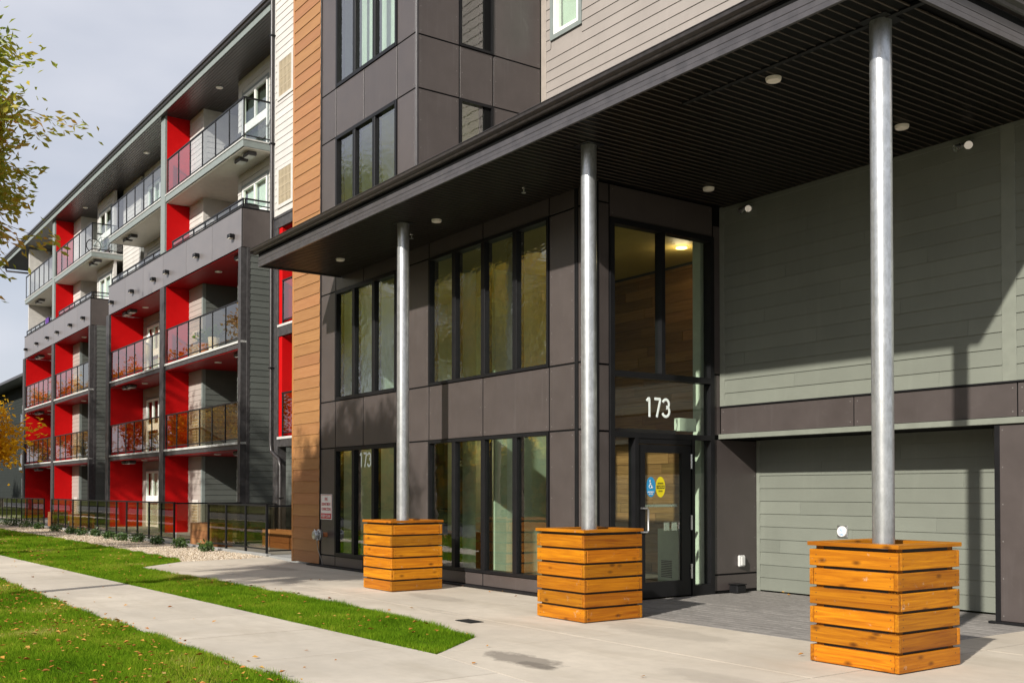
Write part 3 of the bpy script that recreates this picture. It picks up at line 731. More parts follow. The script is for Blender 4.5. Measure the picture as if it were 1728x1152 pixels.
# ------------------------------------------------------------------ balcony wing
Wg=thing('balcony_wing','five storey apartment wing with red walled balconies, dark parapet band and long flat roof','building',(-50,14,0))
BF=12.25
FLO=[.02,3.17,6.42,9.66,12.89]; CEI=[2.90,6.14,9.36,12.58,15.95]
def railing(parent,ori,c,u0,u1,z0,z1,n,mat=None,rail='railing',first=True,last=True,r=.022):
    """guard rail on a line: ori 'y' runs along X at Y=c, 'x' runs along Y at X=c"""
    fm=M['black']; mb=MB()
    wmb(mb,ori,c,u0,u1,-.03,.03,z1-.045,z1); rl=mb.build(rail,fm,parent)
    wbox(ori,c,'bottom_rail',u0,u1,-.015,.015,z0+.09,z0+.125,fm,rl,.002)
    for i in range(n+1):
        if (i==0 and not first) or (i==n and not last): continue
        u=u0+(u1-u0)*i/n; u=min(max(u,u0+r),u1-r)
        wbox(ori,c,'post',u-r,u+r,-r,r,z0,z1-.046,fm,rl,.002)
    for i in range(n):
        a=u0+(u1-u0)*i/n+r+.004; b=u0+(u1-u0)*(i+1)/n-r-.004
        wbox(ori,c,'glass_pane',a,b,-.005,.005,z0+.13,z1-.05,mat or M['railglass'],rl,0)
    return rl
def balcony_door(parent,u0,u1,c,z0,z1,lower_glass=True,room=None):
    """white vinyl window-door: two lights above a mid panel and a lower light"""
    h=z1-z0; m=(u0+u1)/2; mb=MB(); fw=.09
    wmb(mb,'y',c,u0,u0+fw,-.04,.06,z0,z1); wmb(mb,'y',c,u1-fw,u1,-.04,.06,z0,z1)
    for (a,b) in ((z0,z0+.09),(z0+h*.44,z0+h*.56),(z1-.09,z1)): wmb(mb,'y',c,u0+fw,u1-fw,-.038,.06,a,b)
    wmb(mb,'y',c,m-.05,m+.05,-.036,.06,z0+h*.56,z1-.09)
    w=mb.build('balcony_door',M['white'],parent)
    for (a,b,p,q) in ((u0+fw,m-.05,z0+h*.56,z1-.09),(m+.05,u1-fw,z0+h*.56,z1-.09),(u0+fw,u1-fw,z0+.09,z0+h*.44)):
        wbox('y',c,'pane',a-.003,b+.003,.0,.012,p-.003,q+.003,M['glass'],w,0)
    wbox('y',c,'curtain',u0+fw,u1-fw,.13,.14,z0,z1,room or M['darkroom'],w,0)  # white curtain, otherwise a dark sheet painted for the dimness of the room
    # dark surround
    s=MB()
    for (a,b,p,q) in ((u0-.1,u0-.004,z0,z1+.1),(u1+.004,u1+.1,z0,z1+.1),(u0-.004,u1+.004,z1+.004,z1+.1)): wmb(s,'y',c,a,b,-.03,.02,p,q)
    s.build('door_surround',M['slate_trim'],w)

def bay(Xl,Xd,Xr,detail=True,ri=1):
    ind=detail
    BW=13.70
    # slabs, drip edges, soffits
    for k in (1,2):
        zt=FLO[k]
        bx('balcony_slab',Xl,Xr,BF,BW,zt-.23,zt-.075,M['darktrim'],Wg)
        bx('drip_edge',Xl,Xr,BF-.035,BW,zt-.073,zt,M['edge'],Wg)
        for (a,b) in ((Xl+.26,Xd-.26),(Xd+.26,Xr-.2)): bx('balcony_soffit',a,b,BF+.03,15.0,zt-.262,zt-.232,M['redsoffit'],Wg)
    # dark parapet band
    bx('band_core',Xl,Xr,BF+.0,BF+.16,9.41,10.66,M['blackwall'],Wg)
    for (a,b) in ((Xl,Xd),(Xd,Xr)):
        w=(b-a)/3
        for i in range(3): panel('y',BF-.02,Wg,a+i*w,a+(i+1)*w,9.40,10.66,M['panel_sheen'],.012,'parapet_panel')
    bx('band_core',Xr-.16,Xr-.002,BF+.162,13.69,9.41,10.66,M['blackwall'],Wg)
    panel('x',Xr+.018,Wg,BF,13.69,9.40,10.66,M['panel'],.012,'parapet_panel')
    bx('parapet_cap',Xl,Xr+.03,BF-.04,BF+.18,10.662,10.70,M['black'],Wg)
    bx('parapet_cap',Xr-.18,Xr+.03,BF+.181,13.69,10.662,10.70,M['black'],Wg)
    bx('balcony_slab',Xl,Xr-.17,BF+.17,BW,9.42,9.66,M['edge'],Wg)
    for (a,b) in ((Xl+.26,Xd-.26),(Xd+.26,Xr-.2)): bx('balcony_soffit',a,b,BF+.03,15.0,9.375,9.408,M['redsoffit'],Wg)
    # top balcony
    bx('balcony_slab',Xl,Xr+.1,BF-.02,BW,12.62,12.84,M['slate_trim'],Wg)
    bx('drip_edge',Xl,Xr+.12,BF-.045,BW,12.842,12.89,M['edge'],Wg)
    for (a,b) in ((Xl+.26,Xd-.26),(Xd+.26,Xr+.08)): bx('balcony_soffit',a,b,BF+.03,15.0,12.585,12.618,M['creamsoffit'],Wg)
    # dividing walls, front caps
    for X in (Xd,Xl):
        for k in range(5):
            if X==Xl and k>2: continue
            z0=FLO[k] if k!=3 else 9.66; z1=(12.584 if k==3 else 15.96 if k==4 else CEI[k]+.0)
            if k<3: z1=(2.908,6.156,9.374)[k]
            bx('party_wall',X-.25,X+.25,BF+.03,15.0,z0,z1,M['red'],Wg)
    for (X,hw) in ((Xd,.25),(Xl,.25)):
        bx('divider_cap',X-hw,X+hw,BF-.06,BF+.027,.02,9.40,M['darktrim'],Wg)
    bx('divider_cap',Xd-.25,Xd+.25,BF-.05,BF+.027,10.70,15.96,M['slate_trim'],Wg)
    # corner pier and slate side wall
    bx('corner_pier',Xr-.22,Xr,BF-.04,BF+.16,.02,9.40,M['darktrim'],Wg)
    bx('corner_board',Xr-.1,Xr+.025,BF+.161,BF+.27,.02,9.40,M['slate_trim'] if not detail else M['darktrim'],Wg)
    siding('x',Xr,Wg,BF+.27,13.70,.02,9.40,.203,M['slate'],individual=ind,core_th=.16)
    # rear walls per storey
    for k in range(5):
        z0,z1=FLO[k],(2.90,6.15,9.37,12.58,15.95)[k]
        mat=M['taupe'] if k<3 else M['cream']; tr=M['taupe'] if k<3 else M['cream_trim']
        # left unit: rear wall with door
        dw=(Xl+.75,Xl+2.75,z0,z0+2.55 if k<4 else z0+2.35)
        siding('y',13.70,Wg,Xl+.25,Xd-.25,z0,z1,.205,mat,holes=[dw],individual=False,core_th=.12)
        balcony_door(Wg,dw[0]+.1,dw[1]-.1,13.70,z0+.02,dw[3]-.1,room=M['darkroom'] if k%2 else M['curtain'])
        if k>2:
            dw2=(Xd-2.4,Xd-.6,z0,z0+2.35); 
            balcony_door(Wg,dw2[0]+.1,dw2[1]-.1,13.66,z0+.02,dw2[3]-.1,room=M['curtain'])
        # right unit: closet bump with trims, niche, wall with sliding door
        bxl,bxr=Xd+.25,Xd+1.80
        siding('y',13.18,Wg,bxl,bxr-.11,z0,z1,.205,mat,individual=ind,core_th=.1)
        bx('corner_board',bxr-.11,bxr+.02,13.155,13.28,z0,z1,M['slate_trim'] if k<3 else M['cream_trim'],Wg)
        siding('x',bxr,Wg,13.28,14.9,z0,z1,.205,M['slate'] if k<3 else M['cream'],individual=False,core_th=.1)
        bx('niche_wall',bxr,Xr-3.2,14.9,15.0,z0,z1,M['slate_trim'] if k<3 else M['cream_trim'],Wg)
        dr=(Xr-2.75,Xr-.35,z0,z0+2.5)
        siding('y',13.30,Wg,Xr-3.1,Xr-.02 if k>2 else Xr-.17,z0,z1,.205,mat if k>2 else M['slate'],holes=[dr],individual=False,core_th=.12)
        bx('niche_side',Xr-3.1,Xr-3.0,13.43,14.9,z0,z1,tr,Wg)
        balcony_door(Wg,dr[0]+.1,dr[1]-.1,13.30,z0+.02,dr[3]-.1,room=M['curtain'] if k!=4 else M['darkroom'])
        if k in (0,1,2):
            v=bx('wall_vent',Xd+.75,Xd+1.45,13.135,13.16,z0+.25,z0+1.25,M['cream_trim'],Wg)
            for i in range(8): bx('louvre',Xd+.80,Xd+1.40,13.118,13.134,z0+.32+.11*i,z0+.38+.11*i,M['vent'],v,0)
    # railings
    for k in (1,2):
        z=FLO[k]
        railing(Wg,'y',BF+.03,Xl+.27,Xd-.27,z,z+1.32,6); railing(Wg,'y',BF+.03,Xd+.35,Xr-.24,z,z+1.32,6)
    railing(Wg,'y',BF+.06,Xl+.27,Xd-.27,10.70,11.0,6,M['railglass_up']); railing(Wg,'y',BF+.06,Xd+.9,Xr-.05,10.70,11.0,6,M['railglass_up'])
    railing(Wg,'x',Xr-.03,BF+.1,13.25,10.70,11.0,1,M['railglass_up'])
    railing(Wg,'y',BF+.03,Xl+.1,Xd-.27,12.89,14.24,6,M['railglass_up']); railing(Wg,'y',BF+.03,Xd+.35,Xr+.06,12.89,14.24,6,M['railglass_up'])
    railing(Wg,'x',Xr+.05,BF+.06,13.68,12.89,14.24,1,M['railglass_up'],first=False)
    MB().box(Xl+.1,Xr-.2,15.0,15.1,0,16).build('rear_wall',M['darkroom'],Wg)
bay(-48.05,-40.2,-32.05,True)
bay(-66.8,-59.1,-51.3,True,ri=2)
# recess between the two bays and left end
for (a,b) in ((-51.2,-48.3),(-32.05,-28.7)):
    siding('y',13.70,Wg,a,b,.02,9.6,.203,M['slate'],individual=False); siding('y',13.70,Wg,a,b,9.6,16.0,.203,M['cream'],individual=False)
siding('y',14.2,Wg,-70.0,-66.9,.02,6.3,.203,M['slate'],individual=False); siding('y',14.2,Wg,-70.0,-66.9,6.3,16.0,.203,M['cream'],individual=False)
bx('end_wall',-66.95,-66.81,BF+.2,14.2,9.66,15.95,M['cream_trim'],Wg)
for zt in (9.66,12.89):
    bx('balcony_slab',-73.2,-70.0,13.6,15.2,zt-.26,zt-.05,M['slate_trim'],Wg); railing(Wg,'y',13.63,-73.1,-70.05,zt-.05,zt+1.3,3,M['railglass_up']); railing(Wg,'x',-73.12,13.66,15.2,zt-.05,zt+1.3,1,M['railglass_up'])
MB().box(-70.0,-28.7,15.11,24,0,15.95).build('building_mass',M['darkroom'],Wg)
siding('x',-70.0,Wg,14.3,15.1,.02,16.0,.203,M['cream'],individual=False)
# section between the bays and the timber strip
S=12.05; SX0,SX1=-28.95,-21.97
bx('corner_pier',SX0,-28.62,S-.02,S+.25,.02,9.26,M['darktrim'],Wg)
for (z0,z1) in ((2.88,3.17),(6.09,6.43),(9.27,9.62)):
    bx('balcony_slab',SX0,SX1,S-.01,15,z0,z1-.072,M['darktrim'],Wg); bx('drip_edge',SX0+.3 if z1<9 else SX0,SX1,S-.03,15,z1-.07,z1,M['edge'] if z1<9 else M['darktrim'],Wg)
for (z0,z1) in ((3.17,6.08),(6.43,9.26)):
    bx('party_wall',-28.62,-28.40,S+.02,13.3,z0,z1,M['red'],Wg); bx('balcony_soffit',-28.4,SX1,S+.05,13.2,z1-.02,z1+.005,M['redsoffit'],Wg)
    siding('y',13.0,Wg,-28.4,SX1,z0,z1,.205,M['taupe'],individual=False)
    railing(Wg,'y',S+.03,-28.38,SX1-.02,z0,z0+1.28,5)
    v=bx('wall_vent',-27.9,-27.2,12.955,12.98,z0+.3,z0+2.0,M['cream_trim'],Wg)
    for i in range(14): bx('louvre',-27.85,-27.25,12.94,12.954,z0+.36+.11*i,z0+.42+.11*i,M['vent'],v,0)
siding('y',12.7,Wg,-28.6,SX1,.02,2.88,.205,M['slate'],individual=False)
v=bx('wall_vent',-28.0,-27.0,12.65,12.68,.35,1.6,M['cream_trim'],Wg)
for i in range(10): bx('louvre',-27.95,-27.05,12.635,12.649,.42+.115*i,.48+.115*i,M['vent'],v,0)
siding('y',S,Wg,SX0+.1,SX1,9.63,17.6,.203,M['cream'],core_th=.2)
bx('corner_board',SX0,SX0+.1,S-.028,S+.25,9.63,17.6,M['cream_trim'],Wg)
for (z0,z1) in ((9.92,10.92),(13.08,14.10)):
    f=MB()
    for (a,b,p,q) in ((-28.66,-28.54,z0-.1,z1+.1),(-27.66,-27.54,z0-.1,z1+.1),(-28.54,-27.66,z0-.1,z0),(-28.54,-27.66,z1,z1+.1)): f.box(a,b,S-.05,S-.005,p,q)
    f=f.build('vent_frame',M['cream_trim'],Wg)
    bx('vent_back',-28.54,-27.66,S-.02,S-.018,z0,z1,M['darkroom'],f,0)
    for i in range(9): bx('louvre',-28.53+.098*i,-28.53+.098*i+.055,S-.046,S-.021,z0,z1,M['vent'],f,0)
    for i in range(1,4): bx('louvre',-28.54,-27.66,S-.048,S-.044,z0+(z1-z0)*i/4-.012,z0+(z1-z0)*i/4+.012,M['vent'],f,0)
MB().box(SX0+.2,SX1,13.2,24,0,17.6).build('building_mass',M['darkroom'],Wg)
MB().box(SX0-.1,SX1+.1,S-.15,24,17.6,17.8).build('roof',M['frame'],Wg)
dp=MB(); dp.tube([(-28.92,S-.10,17.5),(-28.92,S-.10,3.0),(-28.86,S-.10,2.75),(-28.3,S-.10,2.50),(-28.2,S-.10,2.3),(-28.2,S-.10,.15)],.055,10)
d=dp.build('downspout',M['gutter'],Wg,smooth=True)
for z in (15.0,11.8,8.4,5.2,1.4):
    xx=-28.92 if z>2.6 else -28.2
    bx('bracket',xx-.075,xx+.075,S-.165,S-.02,z-.02,z+.02,M['frame'],d,.002)
# main roof: fascia, gutter, soffit
bx('roof_soffit',-73.3,SX0-.005,12.06,15.0,15.96,15.99,M['soffit'],Wg)
sb=MB()
i=0
while 12.10+i*.10<14.9:
    sb.box(-73.3,SX0-.006,12.10+i*.10,12.10+i*.10+.085,15.945,15.961); i+=1
sb.build('soffit_planks',M['gutter'],Wg,kind='stuff')
bx('roof_fascia',-73.4,SX0-.002,12.03,12.06,15.92,16.13,M['slate_trim'],Wg)
MB().prism([(12.03,16.12),(11.97,16.13),(11.95,16.18),(11.90,16.21),(11.90,16.30),(11.96,16.38),(12.03,16.38)],'x',-73.45,SX0-.001).build('gutter',M['gutter'],Wg)
bx('roof_fascia',-73.43,-73.4,12.04,16,15.92,16.3,M['gutter'],Wg)
MB().box(-73.4,SX0-.01,12.07,24,16.0,16.36).build('roof',M['blackwall'],Wg)
dn=MB(); dn.tube([(-72.6,12.1,15.95),(-72.6,12.2,15.6),(-70.4,13.9,15.2),(-70.05,14.1,14.9),(-70.05,14.12,9.0)],.06,8).build('downspout',M['gutter'],Wg,smooth=True)

# ------------------------------------------------------------------ things on and by the wing
def dupn(o,loc,label): 
    c=copy_tree(o,loc); c['label']=label; return c
wl=thing('band_light','small black wall light on the band at the right corner of the first bay','wall light',(-32.75,BF-.03,9.87),'wall lights along the parapet band')
bx('housing',-32.88,-32.62,BF-.20,BF-.03,9.80,9.93,M['black'],wl,.012); bx('lens',-32.84,-32.66,BF-.19,BF-.06,9.785,9.798,M['lampglass'],wl,0)
for x,l in ((-36.15,'second small black wall light on the parapet band from its right corner'),(-39.55,'small black wall light just right of the middle post of the first bay band'),(-41.2,'small black wall light just left of the middle post of the first bay band'),(-44.2,'small black wall light halfway along the left half of the first bay band'),(-47.3,'small black wall light at the left end of the first bay band'),
    (-52.4,'small black wall light at the right corner of the far bay band'),(-55.0,'small black wall light right of centre on the far bay band'),(-57.9,'small black wall light just right of the middle post of the far bay band'),(-60.3,'small black wall light just left of the middle post of the far bay band'),(-63.0,'small black wall light left of centre on the far bay band'),(-66.0,'small black wall light at the left end of the far bay band')):
    dupn(wl,(x,BF-.03,9.87),l)
sl=None
nm=[('right unit of the first bay',-36.0),('left unit of the first bay',-44.8),('right unit of the far bay',-55.3),('left unit of the far bay',-63.2)]
for (nmn,x) in nm:
    for (z,fl) in ((15.94,'top soffit'),(9.372,'third floor red ceiling'),(6.155,'second floor red ceiling'),(2.905,'ground floor red ceiling')):
        lab='small round light in the %s, %s'%(fl,nmn)
        if sl is None:
            sl=thing('balcony_light',lab,'ceiling light',(x,12.9,z),'round lights in the balcony ceilings'); MB().lathe([(.12,z-.03),(.13,z-.003)],(x,12.9,0)).build('trim_ring',M['white'],sl,smooth=True); MB().lathe([(.09,z-.034),(.095,z-.0302)],(x,12.9,0)).build('lens',M['lampglass'],sl)
        else: dupn(sl,(x,12.9,z),lab)
hv=None
for (nmn,x) in nm:
    for (z,fl) in ((12.585,'pale top balcony underside'),(9.372,'third floor red ceiling'),(6.155,'second floor red ceiling'),(2.905,'ground floor red ceiling')):
        xx = x+(2.6 if 'right' in nmn else -2.0)
        lab='boxy exhaust vents under the %s, %s'%(fl,nmn)
        if hv is None:
            hv=thing('exhaust_hood',lab,'vent',(xx,12.55,z),'exhaust hoods under the balconies')
            for s in (0,.75):
                b=bx('hood',xx+s,xx+s+.5,12.48,12.78,z-.13,z-.004,M['darktrim'],hv,.02)
                bx('grille',xx+s+.06,xx+s+.44,12.52,12.74,z-.145,z-.131,M['plastic'],b,0)
        else: dupn(hv,(xx,12.55,z),lab)
# balcony furniture
def chair(loc,label,mat,cat='chair'):
    x,y,z=loc; t=thing('balcony_chair',label,cat,loc)
    bx('seat',x-.22,x+.22,y-.22,y+.22,z+.42,z+.45,mat,t); bx('backrest',x-.22,x+.22,y+.2,y+.23,z+.5,z+.9,mat,t)
    for a in (-.2,.2):
        for b in (-.2,.2): bx('leg',x+a-.015,x+a+.015,y+b-.015,y+b+.015,z,z+(.42 if b<0 else .9),mat,t)
    return t
chair((-41.6,12.75,3.17),'pale folding chair behind the glass of a second floor balcony',M['white'])
chair((-34.3,12.75,12.89),'dark chair behind the glass of the nearest top floor balcony',M['darktrim'])
chair((-63.5,12.75,6.42),'dark chair behind the glass of the far third floor balcony',M['darktrim'])
M['purple']=m_plain('purple_cloth',(.09,.03,.22),.8,0,.15,9)
tag(MB().prism([(12.27,10.62),(12.26,11.02),(12.30,11.03),(12.36,11.02),(12.35,10.74),(12.345,10.74),(12.345,11.0),(12.285,11.0),(12.285,10.62)],'x',-61.3,-60.5).build('towel',M['purple']),'purple cloth hung over the parapet rail of the far bay','towel')
t=thing('balcony_table','small white table behind the glass beside the pale chair','table',(-42.4,12.8,3.17)); bx('top',-42.75,-42.05,12.55,13.05,3.88,3.91,M['white'],t)
for a in (-42.7,-42.1):
    for b in (12.6,13.0): bx('leg',a-.02,a+.02,b-.02,b+.02,3.17,3.88,M['white'],t)
t=thing('folded_parasol','white folded parasol standing behind the third floor balcony glass','parasol',(-43.2,12.6,6.42))
MB().lathe([(.03,6.42),(.03,6.9),(.12,7.0),(.15,7.6),(.05,7.95),(.01,8.05)],(-43.2,12.6,0),n=10).build('canopy',M['white'],t,smooth=True); MB().lathe([(.2,6.42),(.2,6.5)],(-43.2,12.6,0)).build('base',M['terr'],t)
def leafball(name,c,r,n,size,mat,parent,kind=None,flat=.8):
    cs=rng.normal(size=(n,3)); cs/=np.linalg.norm(cs,axis=1)[:,None]; cs*= (rng.random(n)**.45)[:,None]*r; cs[:,2]*=flat; cs+=np.array(c)
    return leaf_mesh(name,cs,size,mat,parent,kind)
def leaf_mesh(name,pos,size,mat,parent=None,kind=None,droop=.4,wid=.42,loc=None,dirs=None):
    n=len(pos); d=rng.normal(size=(n,3)); d[:,2]-=droop
    if dirs is not None: d=d*.55+dirs*1.1
    d/=np.linalg.norm(d,axis=1)[:,None]
    s=np.cross(d,rng.normal(size=(n,3))); s/=np.linalg.norm(s,axis=1)[:,None]; nn=np.cross(d,s)
    L_=size*rng.uniform(.6,1.3,n)[:,None]
    a=pos; b=pos+d*L_*.5+s*L_*wid*.5+nn*L_*.1; c=pos+d*L_; e=pos+d*L_*.5-s*L_*wid*.5+nn*L_*.1
    v=np.stack([a,b,c,e],1).reshape(-1,3)
    if loc is None: loc=v.mean(0)
    loc=Vector([float(q) for q in loc]); v=v-np.array(loc)
    me=bpy.data.meshes.new(name); me.vertices.add(4*n); me.vertices.foreach_set('co',v.ravel())
    i=np.arange(n)*4; f=np.stack([i,i+1,i+2,i,i+2,i+3],1).reshape(-1)
    me.loops.add(6*n); me.loops.foreach_set('vertex_index',f); me.polygons.add(2*n)
    me.polygons.foreach_set('loop_start',np.arange(2*n)*3); 
    me.update(calc_edges=True); me.materials.append(mat)
    return link(name,me,loc,parent,kind)
M['shrubleaf']=m_leaf('shrub_leaves',[(0,(.03,.07,.012)),(.5,(.06,.12,.02)),(1,(.12,.17,.04))])
M['potleaf']=m_leaf('pot_leaves',[(0,(.05,.14,.01)),(1,(.16,.28,.03))])
t=thing('potted_plant','bushy green plant in a terracotta pot behind the third floor glass','potted plant',(-36.6,12.6,6.42)); MB().lathe([(.14,6.42),(.2,6.82),(.2,6.86)],(-36.6,12.6,0)).build('pot',M['terr'],t,smooth=True); leafball('foliage',(-36.6,12.6,7.1),.36,220,.12,M['potleaf'],t)
t=thing('potted_plant','bushy green plant in a white pot behind the third floor glass','potted plant',(-35.6,12.6,6.42)); MB().lathe([(.16,6.42),(.2,6.92),(.2,6.95)],(-35.6,12.6,0)).build('pot',M['white'],t,smooth=True); leafball('foliage',(-35.6,12.6,7.15),.34,220,.12,M['potleaf'],t)
# bicycle on the far top balcony
def bicycle(x,y,z):
    t=thing('bicycle','bicycle leaning on the end of the far top floor balcony','bicycle',(x,y,z))
    def P(u,v): return (x+.15*v*0+.02, y+u, z+v)
    for u in (-.5,.5):
        w=MB().tube([P(u+.33*math.cos(a),.34+.33*math.sin(a)) for a in [2*math.pi*i/20 for i in range(21)]],.022,6).build('wheel',M['black'],t,smooth=True)
        sp=MB()
        for i in range(8):
            a=math.pi*i/8; sp.tube([P(u-.31*math.cos(a),.34-.31*math.sin(a)),P(u+.31*math.cos(a),.34+.31*math.sin(a))],.004,4)
        sp.build('spokes',M['steel'],w)
    MB().tube([P(-.5,.34),P(-.05,.32),P(.38,.8),P(-.18,.8),P(-.05,.32)],.02,6).tube([P(-.5,.34),P(-.18,.8),P(-.22,.92)],.016,6).tube([P(.5,.34),P(.36,.95)],.018,6).build('frame',M['slate_trim'],t,smooth=True)
    bx('saddle',x-.05,x+.09,y-.36,y-.1,z+.92,z+.97,M['black'],t,.015)
    MB().tube([(x-.25,y+.42,z+1.02),(x+.02,y+.36,z+.96),(x+.28,y+.42,z+1.02)],.014,6).build('handlebar',M['black'],t,smooth=True)
bicycle(-51.7,12.95,12.89)
t=thing('barbecue','covered black barbecue on the parapet balcony at the right corner of the first bay','barbecue',(-32.7,12.75,9.66))
MB().prism([(-33.2,9.66),(-32.3,9.66),(-32.32,10.7),(-32.45,10.98),(-33.05,10.98),(-33.18,10.7)],'y',12.5,12.98).build('cover',M['ink'],t,bevel=.05)
for (u,v) in ((-33.1,12.55),(-32.4,12.55),(-33.1,12.93),(-32.4,12.93)): bx('foot',u-.03,u+.03,v-.03,v+.03,9.655,9.7,M['black'],t)
# patio fence -----------------------------------------------------
FY_=10.0
def fence(label,x0,x1,n,ret=None):
    t=thing('patio_fence',label,'fence',(x1,FY_,.06),'glass patio fences in front of the wing')
    railing(t,'y',FY_,x0,x1,.06,1.27,n,M['railglass'],'panel_run',r=.026)
    if ret: 
        for (xr,ye,m) in ret: railing(t,'x',xr,FY_+.04,ye,.02,1.25,m,M['railglass'],'return_run',first=False,r=.024)
    return t
fence('short black framed glass patio fence beside the timber strip',-28.62,-24.4,3,[(-24.4,11.95,2),(-28.62,12.0,1)])
fence('long black framed glass patio fence in front of the first balcony bay',-48.4,-31.6,13,[(-31.6,12.1,1)])
fence('far black framed glass patio fence at the left end of the gravel bed',-66.5,-49.9,13)
def timber_box(name,x0,x1,y0,y1,h,label):
    t=thing(name,label,'planter',((x0+x1)/2,y0,.02),'brown timber boxes on the patios')
    for i in range(3):
        z0=.02+i*h/3; z1=.02+(i+1)*h/3-.006
        bx('board',x0,x1,y0,y0+.05,z0,z1,M['boxbrown'],t); bx('board',x0,x1,y1-.05,y1,z0,z1,M['boxbrown'],t); bx('board',x0,x0+.05,y0+.051,y1-.051,z0,z1,M['boxbrown'],t); bx('board',x1-.05,x1,y0+.051,y1-.051,z0,z1,M['boxbrown'],t)
    bx('soil',x0+.05,x1-.05,y0+.05,y1-.05,.1,h-.06,M['soil'],t)
    return t
timber_box('timber_planter',-30.6,-28.75,10.15,10.75,.66,'brown timber box between the two nearer patio fences')
timber_box('timber_planter',-49.75,-48.55,10.12,10.7,.66,'brown timber box between the two farther patio fences')
timber_box('timber_planter',-28.3,-25.2,11.45,11.9,.5,'long brown timber box behind the short patio fence by the slate wall')
timber_box('timber_planter',-46.5,-44.8,10.3,10.9,.62,'brown timber box behind the middle of the long patio fence')
# shrubs in the gravel
sh=[(-27.35,9.5,'small green shrub in the gravel nearest to the concrete forecourt'),(-29.5,9.5,'small green shrub in the gravel, second from the forecourt'),(-31.8,9.55,'small green shrub in the gravel, third from the forecourt'),(-33.6,9.5,'small green shrub in the gravel, fourth from the forecourt'),(-35.0,9.35,'small green shrub in the gravel, fifth from the forecourt'),(-36.5,9.35,'small green shrub in the gravel, sixth from the forecourt'),(-38.7,9.45,'small green shrub in the gravel, seventh from the forecourt'),(-40.0,9.3,'small green shrub in the gravel, eighth from the forecourt'),(-41.5,9.25,'small green shrub in the gravel, ninth from the forecourt'),(-44.2,9.3,'small green shrub in the gravel, tenth from the forecourt'),(-47.5,9.3,'small green shrub in the gravel, eleventh from the forecourt'),(-50.6,9.4,'broad green shrub in the gravel, twelfth from the forecourt'),(-53.0,9.3,'broad green shrub at the far left end of the gravel'),(-55.0,9.3,'small green shrub at the far left of the gravel beyond the broad ones')]
for i,(x,y,l) in enumerate(sh):
    t=thing('shrub',l,'shrub',(x,y,0),'low green shrubs in the gravel bed')
    r=random.uniform(.2,.27)*(1.5 if 'broad' in l else 1)
    leafball('foliage',(x,y,.13),r,260,.10,M['shrubleaf'],t,flat=.6); MB().tube([(x,y,-.02),(x+.02,y,.14)],.012,5).build('stem',M['bark'],t)
# neighbouring building far left
N=thing('neighbour_building','grey three storey building with overhanging eave beyond the balcony wing','building',(-95,20,0))
siding('y',17.0,N,-112,-80,.0,10.3,.25,M['darkslate'],individual=False,core_th=6)
siding('x',-80,N,17.0,23,.0,10.3,.25,M['darkslate'],individual=False,core_th=.2)
MB().prism([(15.4,10.45),(15.4,10.25),(24,10.25),(24,11.1)],'x',-113,-78.6).build('roof',M['gutter'],N)
for z in (.6,3.7,6.6):
    for x in (-83.5,-88,-93):
        f=bx('window_frame',x,x+1.6,16.9,16.98,z,z+2.0,M['white'],N); bx('pane',x+.1,x+.75,16.88,16.899,z+.1,z+1.9,M['glass'],f,0); bx('pane',x+.85,x+1.5,16.88,16.899,z+.1,z+1.9,M['glass'],f,0)
for z in (3.4,6.4):
    bx('balcony_slab',-87,-81,15.6,17,z-.2,z,M['slate_trim'],N); railing(N,'y',15.65,-86.9,-81.1,z,z+1.1,4)

# ------------------------------------------------------------------ columns and planters
CP=[(-5.92,8.49),(-10.25,8.52),(-15.05,8.52)]
labs=['galvanised steel column rising from the nearest planter, at the right','galvanised steel column rising from the middle planter beside the door','galvanised steel column rising from the farthest planter, by the fire sign']
c0=None
for (x,y),l in zip(CP,labs):
    if c0 is None:
        c0=thing('steel_column',l,'column',(x,y,0),'galvanised columns under the canopy')
        MB().tube([(x,y,.05+i*(5.975)/8) for i in range(9)],.101,32).build('shaft',M['galv'],c0,smooth=True)
        bx('base_plate',x-.17,x+.17,y-.17,y+.17,.03,.05,M['galv'],c0); bx('top_plate',x-.15,x+.15,y-.15,y+.15,6.018,6.027,M['black'],c0)
    else: dupn(c0,(x,y,0),l)
labs=['orange stained timber slat planter box at the right, nearest to the camera','orange stained timber slat planter box in the middle, in front of the door','orange stained timber slat planter box farthest left, by the lobby windows']
p0=None
